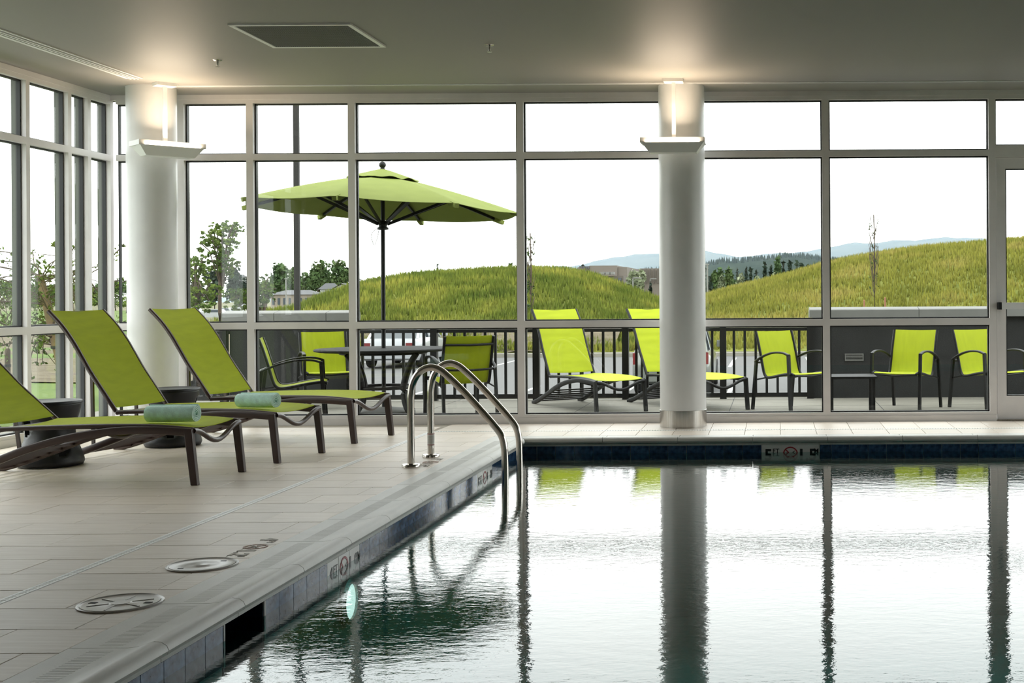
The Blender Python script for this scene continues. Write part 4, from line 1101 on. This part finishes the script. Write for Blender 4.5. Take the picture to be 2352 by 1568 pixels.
# bare young saplings by the meadow
def sapling(x, yt, yb, d, label, wpx, nl):
    b = px(x, yb, d); tp = px(x, yt, d); h = tp.z-b.z
    t = thing('sapling', label, 'tree', tuple(b)); w = wpx*d/F/2
    obj('trunk', MB().tube([(0,0,-0.5),(0.03,0,h*0.5),(0,0,h)], 0.022, 6), M['bark'], t, 60)
    q = MB()
    for k in range(46):
        z0 = h*rng.uniform(0.08, 0.8); a = rng.random()*2*PI; L = w*rng.uniform(0.5, 1.1); r_ = rng.uniform(0.12, 0.3)*h
        q.tube([(0,0,z0), (L*0.6*math.cos(a), L*0.6*math.sin(a), z0+r_*0.4), (L*math.cos(a), L*math.sin(a), min(h, z0+r_))], 0.008, 4)
    obj('twigs', q, M['bark'], t)['kind'] = 'stuff'
    cs = [(rng.uniform(-w,w)*0.8, rng.uniform(-w,w)*0.8, h*rng.uniform(0.15,0.95)) for k in range(30)]
    leaves('foliage', cs, [(w*0.25,w*0.25,h*0.03)]*30, nl, 0.035, M['leaf_mid'], t, 0.1)
    return t
sapling(1219, 535, 735, 49.5, 'thin leafy sapling standing before the grass mound', 26, 700)
sapling(2008, 493, 700, 50.5, 'bare upright sapling between two stakes before the meadow hill', 26, 160)
M['stake'] = mat('reddish_stake', (0.22,0.09,0.05), 0.8)
for x, y0_, y1_, nm in ((1253,712,735,'reddish wooden stake before the grass mound'),(1985,690,704,'short reddish stake on the left of the bare sapling'),(2033,684,704,'short reddish stake on the right of the bare sapling')):
    b = px(x, y1_, 49.5); a = px(x, y0_, 49.5); so = thing('stake', nm, 'stake', (b.x, b.y, b.z))
    obj('post', MB().prism([(-0.03,-0.03),(0.03,-0.03),(0.03,0.03),(-0.03,0.03)], 'z', -0.4, a.z-b.z), M['stake'], so); obj('point', MB().add([(-0.03,-0.03,a.z-b.z),(0.03,-0.03,a.z-b.z),(0.03,0.03,a.z-b.z),(-0.03,0.03,a.z-b.z),(0,0,a.z-b.z+0.04)], [(0,1,4),(1,2,4),(2,3,4),(3,0,4)]), M['stake'], so)

# ---- leaning tree right outside the left windows
tb = px(150, 900, 13.2); tb.z = -0.15
t = thing('leaning_tree', 'leaning young tree with drooping twigs just outside the left windows', 'tree', tuple(tb))
trunk = [Vector(P3(151,905,13.2)), Vector(P3(142,840,13.2)), Vector(P3(128,780,13.2)), Vector(P3(112,715,13.2)), Vector(P3(98,660,13.2)), Vector(P3(90,632,13.2))]
trunk[0] = Vector((tb.x+0.03, 13.2, -0.2))
q = MB(); n_ = 10
tp_ = spline([tuple(v-tb) for v in trunk], 4)
V = []; 
for i, p in enumerate(tp_):
    r = 0.062*(1-0.42*i/len(tp_))
    V += [(p.x+r*math.cos(2*PI*k/n_), p.y+r*math.sin(2*PI*k/n_), p.z) for k in range(n_)]
fs = [(i*n_+k, i*n_+(k+1) % n_, (i+1)*n_+(k+1) % n_, (i+1)*n_+k) for i in range(len(tp_)-1) for k in range(n_)]
obj('trunk', q.add(V, fs), M['tanbark'], t, 60)
obj('tree_tie', MB().lathe([(0.058,-0.015),(0.060,0.015)], 14, c=tuple(Vector(P3(131,797,13.2))-tb)), M['gasket'], t)
bq = MB(); tips = []
random.seed(11)
for k in range(34):
    i = random.choice(range(len(tp_)//3, len(tp_))); s0 = Vector(tp_[i])
    a = random.uniform(0, 2*PI); L = random.uniform(0.35, 1.15); up = random.uniform(-0.1, 0.55)
    d1 = Vector((math.cos(a), math.sin(a)*0.8, up)); e1 = s0+d1*L*0.45; e2 = s0+d1*L*0.8+Vector((0,0,-0.12*L)); e3 = e2+Vector((d1.x*0.25*L, d1.y*0.25*L, -random.uniform(0.1, 0.75)*L if up < 0.3 else random.uniform(0, 0.3)*L))
    pth = spline([tuple(s0), tuple(e1), tuple(e2), tuple(e3)], 4)
    bq.tube(pth, random.uniform(0.004, 0.009), 5)
    for m_ in range(2, len(pth), 2):
        w_ = Vector(pth[m_]); v_ = w_+Vector((random.uniform(-.2,.2), random.uniform(-.2,.2), random.uniform(-.3,.12))); bq.tube([tuple(w_), tuple(v_)], 0.0035, 4); tips.append(v_); tips.append(w_)
# long thin shoots reaching up into the sky
for (xa, ya, xb, yb) in ((95,640,140,592),(140,592,121,560),(90,640,60,600),(60,600,0,577),(60,618,5,600),(95,635,170,640),(120,612,175,600),(98,655,200,700),(100,650,240,610),(240,610,285,560),(110,690,260,600),(120,720,280,640)):
    A = Vector(P3(xa,ya,13.2))-tb; B_ = Vector(P3(xb,yb,13.1))-tb; mid = (A+B_)/2+Vector((0,random.uniform(-.1,.1),0.03)); pth = spline([tuple(A),tuple(mid),tuple(B_)], 4); bq.tube(pth, 0.006, 5); tips += [Vector(pth[-1]), Vector(pth[-2]), Vector(pth[4])]
obj('twigs', bq, M['bark'], t)['kind'] = 'stuff'
leaves('foliage', [tuple(v) for v in tips], [(0.07,0.07,0.06)]*len(tips), 2600, 0.022, M['leaf_bright'], t, 0.1)
b = px(18, 905, 13.6); so = thing('tree_stake', 'dark tree stake standing on the lawn outside the left windows', 'stake', (b.x, b.y, -0.15))
obj('post', MB().lathe([(0.028,-0.2),(0.028,0.78),(0.020,0.80),(0.0,0.80)], 10), M['bark'], so, 40); obj('tie', MB().lathe([(0.032,0.60),(0.032,0.63)], 10), M['gasket'], so)

# ---- poles
b = px(683, 712, 30); t = thing('lamp_post', 'tall dark bronze lamp post beyond the short patio wall', 'lamp post', (b.x, 30, ZL))
obj('pole', MB().prism(rrect(0.125,0.125,0.02), 'z', 0, 9.5), M['pole'], t); obj('base', MB().lathe([(0.26,0),(0.26,0.55),(0.24,0.58),(0.0,0.58)], 20), M['kerb'], t, 40); obj('lamp_head', MB().box(-0.2,0.2,-0.6,0.1,9.5,9.62), M['pole'], t)
def street_lamp(x, yt, yb, d, label, arm):
    b = px(x, yb, d); h = px(x, yt, d).z-b.z; t = thing('street_lamp', label, 'lamp post', tuple(b))
    obj('pole', MB().tube(spline([(0,0,-2),(0,0,h*0.5),(0,0,h*0.85),(arm*0.12,0,h*0.97),(arm*0.5,0,h),(arm,0,h)], 4) if arm else [(0,0,-2),(0,0,h)], 0.07, 6), M['capstone'], t)
    obj('lamp_head', MB().box(min(0,arm)+ (0 if arm else -0.15), max(0,arm)+(0.3 if arm else 0.15), -0.1, 0.1, h-0.05, h+0.05), M['capstone'], t); return t
street_lamp(1454, 638, 672, 110, 'curved arm street lamp before the grey willow', 0.45)
street_lamp(1494, 640, 668, 125, 'small street lamp beside the column, far away', 0.3)
street_lamp(1625, 607, 690, 96, 'slim white light pole beside the tall conifer', 0)
street_lamp(657, 640, 688, 140, 'white utility pole before the distant trees', 0)

# ---- brown building and houses
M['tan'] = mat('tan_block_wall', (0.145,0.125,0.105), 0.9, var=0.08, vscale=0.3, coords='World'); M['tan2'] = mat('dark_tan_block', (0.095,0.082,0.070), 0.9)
M['pane'] = mat('dark_window', (0.03,0.04,0.05), 0.2); M['roofdark'] = mat('grey_shingle', (0.075,0.077,0.080), 0.9); M['siding'] = mat('pale_siding', (0.30,0.31,0.31), 0.8); M['beige'] = mat('beige_siding', (0.22,0.19,0.15), 0.85)
def slab(parent, x0, x1, y0, y1, d, depth, m, name):
    a, b = px(x0, y1, d), px(x1, y0, d); a.z = ground_z(a.x, d) if y1 == 690 else a.z; o = obj(name, MB().box(a.x, b.x, d, d+depth, a.z, b.z), M[m], parent, world=True); return o
c = px(1400, 690, 180); c.z = ground_z(c.x, 180); t = thing('brown_building', 'low brown block building with stepped parapet behind the mound', 'building', (c.x, 180, c.z))
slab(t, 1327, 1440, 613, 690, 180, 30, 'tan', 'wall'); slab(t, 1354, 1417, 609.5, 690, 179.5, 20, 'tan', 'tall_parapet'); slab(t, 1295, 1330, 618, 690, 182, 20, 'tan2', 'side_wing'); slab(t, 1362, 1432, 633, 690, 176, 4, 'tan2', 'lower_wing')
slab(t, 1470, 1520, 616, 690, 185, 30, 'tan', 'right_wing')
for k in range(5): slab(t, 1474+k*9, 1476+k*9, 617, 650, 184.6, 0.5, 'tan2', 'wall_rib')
for x0, x1 in ((1376,1387),(1392,1400),(1402,1409)): slab(t, x0, x1, 624, 630, 175, 2, 'capstone', 'roof_unit')
for x0 in (1336, 1404, 1420): slab(t, x0, x0+7, 638, 644, 175.8, 0.3, 'pane', 'window')
for x in range(1330, 1354, 4): slab(t, x, x+3, 611, 616, 179.2, 0.3, 'roofdark', 'parapet_sign_letter')
def house(x0, x1, yr, ye, yb, d, m, label, gable):
    a, b = px(x0, yb, d), px(x1, ye, d); a.z = ground_z(a.x, d); zr = px((x0+x1)/2, yr, d).z; t = thing('house', label, 'house', ((a.x+b.x)/2, d, a.z)); dp_ = (b.x-a.x)*0.7
    obj('walls', MB().box(a.x, b.x, d, d+dp_, a.z, b.z), M[m], t, world=True); xm = (a.x+b.x)/2; o = 0.3
    if gable: obj('roof', MB().add([(a.x-o,d-o,b.z-0.1),(b.x+o,d-o,b.z-0.1),(xm,d-o,zr),(a.x-o,d+dp_,b.z-0.1),(b.x+o,d+dp_,b.z-0.1),(xm,d+dp_,zr)], [(0,3,5,2),(1,2,5,4),(0,1,4,3)]), M['roofdark'], t, world=True); obj('gable', MB().add([(a.x,d,b.z),(b.x,d,b.z),(xm,d,zr-0.2),(a.x,d+0.2,b.z),(b.x,d+0.2,b.z),(xm,d+0.2,zr-0.2)], [(0,1,2),(5,4,3),(0,2,5,3),(1,4,5,2)]), M[m], t, world=True)
    else: obj('roof', MB().add([(a.x-o,d-o,b.z),(b.x+o,d-o,b.z),(b.x+o,d+dp_,b.z),(a.x-o,d+dp_,b.z),(a.x+dp_*0.3,d+dp_/2,zr),(b.x-dp_*0.3,d+dp_/2,zr)], [(0,1,5,4),(1,2,5),(2,3,4,5),(3,0,4)]), M['roofdark'], t, world=True)
    n = max(2, int((x1-x0)/12))
    for k in range(n):
        f0 = (k+0.3)/n; f1 = (k+0.7)/n; zz0 = a.z+(b.z-a.z)*0.55; zz1 = a.z+(b.z-a.z)*0.85
        obj('window', MB().box(a.x+(b.x-a.x)*f0, a.x+(b.x-a.x)*f1, d-0.08, d+0.02, zz0, zz1), M['pane'], t, world=True)
    return t
house(736, 772, 650, 664, 690, 190, 'siding', 'pale house with long dark roof beyond the grass mound', False)
house(764, 806, 650, 664, 692, 185, 'siding', 'pale gabled house beside the grass mound', True)
house(622, 722, 666, 676, 702, 150, 'beige', 'low beige house with wide hipped roof by the lamp post', False)
house(536, 560, 630, 636, 650, 210, 'siding', 'tiny white house among the dark trees', False)
house(808, 836, 640, 650, 690, 200, 'siding', 'distant house beyond the left slope of the grass mound', True)

# ---- parked cars
M['carwhite'] = mat('white_car_paint', (0.30,0.31,0.32), 0.25, coat=0.6); M['carsilver'] = mat('silver_green_car_paint', (0.16,0.17,0.15), 0.3, metal=0.4, coat=0.6); M['tyre'] = mat('tyre_rubber', (0.012,0.012,0.012), 0.8); M['lamp_red'] = mat('red_tail_lamp', (0.12,0.008,0.008), 0.3); M['carglass'] = mat('car_glass', (0.05,0.06,0.065), 0.08)
def car(label, x, d, paint, hgt, L, wid, suv=False):
    """nose away from the eye (+y); origin on the ground under the rear"""
    t = thing('parked_car', label, 'car', (x, d, ZL)); w = wid/2
    zb = 0.98 if suv else 0.95
    def section(y, ww, z0, z1): return [(-ww*0.94,y,z0),(-ww,y,z0+0.15),(-ww,y,z1-0.12),(-ww*0.93,y,z1),(ww*0.93,y,z1),(ww,y,z1-0.12),(ww,y,z0+0.15),(ww*0.94,y,z0)]
    secs = [section(0,w*0.90,0.42,zb-0.18), section(0.10,w*0.97,0.26,zb-0.02), section(0.9,w,0.22,zb), section(L*0.55,w,0.22,zb-0.02), section(L*0.82,w*0.98,0.24,zb-0.14), section(L-0.12,w*0.92,0.28,zb-0.26), section(L,w*0.8,0.38,zb-0.42)]
    def loft(secs):
        V = [p for s in secs for p in s]; m = len(secs[0]); fs = [tuple(range(m)), tuple(range((len(secs)-1)*m, len(secs)*m))[::-1]]
        for i in range(len(secs)-1):
            for k in range(m): fs.append((i*m+k, (i+1)*m+k, (i+1)*m+(k+1) % m, i*m+(k+1) % m))
        return MB().add(V, fs)
    obj('body', loft(secs), M[paint], t, 35)
    y0, y1, y2, y3 = (0.12,0.45,L*0.42,L*0.66) if suv else (0.55,1.15,L*0.46,L*0.70)
    def cab(y, ww, z): return [(-ww,y,z),(ww,y,z)]
    ro = 0.74*w
    gh = MB().add(cab(y0,w*0.88,zb-0.02)+cab(y1,ro,hgt-0.04)+cab(y2,ro,hgt-0.02)+cab(y3,w*0.9,zb-0.04), [(0,1,3,2),(4,5,7,6),(0,2,4,6),(1,7,5,3),(2,3,5,4),(0,6,7,1)])
    obj('glasshouse', gh, M['carglass'], t)
    obj('roof_panel', MB().prism([(y1-0.10,hgt-0.05),(y1+0.05,hgt+0.0),((y1+y2)/2,hgt+0.03),(y2+0.05,hgt+0.0),(y2+0.15,hgt-0.05)], 'x', -ro, ro), M[paint], t, 40)
    for s in (-1, 1):
        obj('pillar', MB().bar((s*w*0.87,y0,zb-0.03), (s*ro,y1,hgt-0.02), 0.09, 0.07), M[paint], t)
        obj('pillar', MB().bar((s*w*0.90,(y1+y2)/2,zb-0.02), (s*ro,(y1+y2)/2+0.05,hgt-0.02), 0.05, 0.08), M['carglass'], t)
        obj('pillar', MB().bar((s*w*0.89,y3,zb-0.04), (s*ro,y2,hgt-0.02), 0.06, 0.06), M[paint], t)
        obj('tail_lamp', MB().box(min(s*w*0.62,s*w*0.93), max(s*w*0.62,s*w*0.93), -0.012, 0.12, zb-0.24, zb-0.14) if not suv else MB().box(min(s*w*0.84,s*w*0.95), max(s*w*0.84,s*w*0.95), -0.02, 0.1, zb-0.28, zb-0.02), M['lamp_red'], t)
        obj('mirror', MB().box(min(s*(w+0.02),s*(w+0.19)), max(s*(w+0.02),s*(w+0.19)), y3-0.25, y3-0.13, zb+0.0, zb+0.16), M[paint], t)
        for yy in (L*0.19, L*0.80):
            wh = obj('wheel', MB().lathe([(0.0,-0.10),(0.20,-0.11),(0.31,-0.10),(0.33,-0.07),(0.33,0.07),(0.31,0.10),(0.20,0.11),(0.0,0.10)], 24, cap=False), M['tyre'], t, 40)
            wh.rotation_euler = (0, PI/2, 0); wh.location = (s*(w-0.10), yy, 0.33)
            rim = obj('rim', MB().lathe([(0.0,0.0),(0.06,0.012),(0.17,0.0),(0.20,-0.012)], 16, cap=False), M['capstone'], wh, 40); rim.location = (0, 0, 0.112*s)
            if s < 0: rim.rotation_euler = (PI, 0, 0)
    obj('rear_bumper', MB().box(-w*0.92, w*0.92, -0.06, 0.10, 0.32, 0.52), M[paint], t); obj('number_plate', MB().box(-0.15, 0.15, -0.018, 0.01, 0.58, 0.70), M['marker'], t)
    return t
car('white parked sedan seen through the picket fence behind the dining table', px(900, 800, 40.2).x, 39.8, 'carwhite', 1.43, 4.6, 1.80)
car('silver green parked car behind the column, seen through the fence', px(1542, 830, 28.5).x, 28.3, 'carsilver', 1.55, 4.5, 1.78, True)
# far parked cars on the left: small pale shapes
for k, (x, y, d) in enumerate(((444,683,150),(496,684,140),(518,679,158),(545,678,152),(603,676,144))):
    b = px(x, y+5, d); b.z = ground_z(b.x, d); t = thing('far_car', 'tiny pale parked car beneath the dark trees', 'car', (b.x, d, b.z), 0, 'far parked cars')
    obj('body', MB().prism([(-1.1,0.2),(-1.1,0.62),(-0.7,0.72),(-0.45,1.1),(0.5,1.1),(0.8,0.75),(1.2,0.65),(1.2,0.2)], 'y', -0.4, 0.9), M['siding'], t); obj('window', MB().prism([(-0.55,0.75),(-0.38,1.02),(0.42,1.02),(0.65,0.75)], 'y', -0.41, 0.91), M['pane'], t)

# ---- mountains and the summer haze in front of them
M['mount'] = mat('forested_mountain', (0.020,0.030,0.026), 0.95, spec=0.0, col2=(0.060,0.068,0.055), vscale=0.006, coords='World', detail=8)
M['ridgeforest'] = mat('pine_ridge', (0.012,0.020,0.014), 0.95, spec=0.0, col2=(0.030,0.040,0.026), vscale=0.03, coords='World', detail=8)
def ridge(label, pts, d, depth, m, rough, spikes=0):
    P = [(px(x, y, d).x, px(x, y, d).z) for x, y in pts]; x0, x1 = P[0][0], P[-1][0]; nx = 240
    ph = rng.random(8)*6
    def h(u, v):
        x = x0+(x1-x0)*u; z = interp(x, P); z0 = -30
        s = math.sin(min(1, v/0.5)*PI/2) if v <= 0.5 else math.cos((v-0.5)*PI)
        wob = sum(math.sin(u*nx*f+ph[k]+v*7*k)/(k+1) for k, f in enumerate((0.13,0.31,0.7,1.6)))*rough
        return (x, d-depth*(0.5-v)*1.6, z0+(z-z0)*max(0, s)+wob*s)
    o = obj('mountain', MB().grid(h, nx, 16), M[m], None, 180); tag(o, label, 'mountain')
    if spikes:
        q = MB()
        for k in range(spikes):
            u = rng.random(); v = 0.5-0.12*rng.random(); x, y, z = h(u, v); hh = rng.uniform(5, 11); w_ = hh*0.22
            q.add([(x-w_,y,z-1),(x+w_,y,z-1),(x,y-w_,z-1),(x,y,z+hh)], [(0,2,3),(2,1,3),(1,0,3)])
        obj('pine_crowns', q, M[m], o)['kind'] = 'stuff'
    return o
ridge('long hazy blue mountain range on the horizon', [(300,690),(700,684),(1000,672),(1150,636),(1230,614),(1290,610),(1330,611),(1380,600),(1430,588),(1470,584),(1510,586),(1560,580),(1620,577),(1660,585),(1700,591),(1760,585),(1800,580),(1850,575),(1900,566),(1950,560),(2000,562),(2050,555),(2100,555),(2150,550),(2230,549),(2290,552),(2450,556),(2800,580)], 5200, 1800, 'mount', 5)
ridge('nearer pine covered ridge below the hazy mountain range', [(1380,640),(1500,625),(1590,613),(1640,606),(1690,599),(1750,592),(1790,588),(1850,591),(1885,597),(1930,595),(1965,591),(2010,598),(2100,610),(2300,640)], 2600, 500, 'ridgeforest', 2.0, 900)
hz = bpy.data.materials.new('summer_haze'); hz.use_nodes = True; n = hz.node_tree.nodes; n.clear()
vo = n.new('ShaderNodeOutputMaterial'); vsn = n.new('ShaderNodeVolumeScatter'); vsn.inputs['Color'].default_value = (0.66,0.83,1.0,1); vsn.inputs['Density'].default_value = 0.000135
hz.node_tree.links.new(vsn.outputs[0], vo.inputs['Volume'])
ho = obj('haze', MB().box(-4200, 3200, 2050, 7000, -60, 420), hz); ho['kind'] = 'stuff'; tag(ho, 'thin summer haze before the mountains', 'haze')
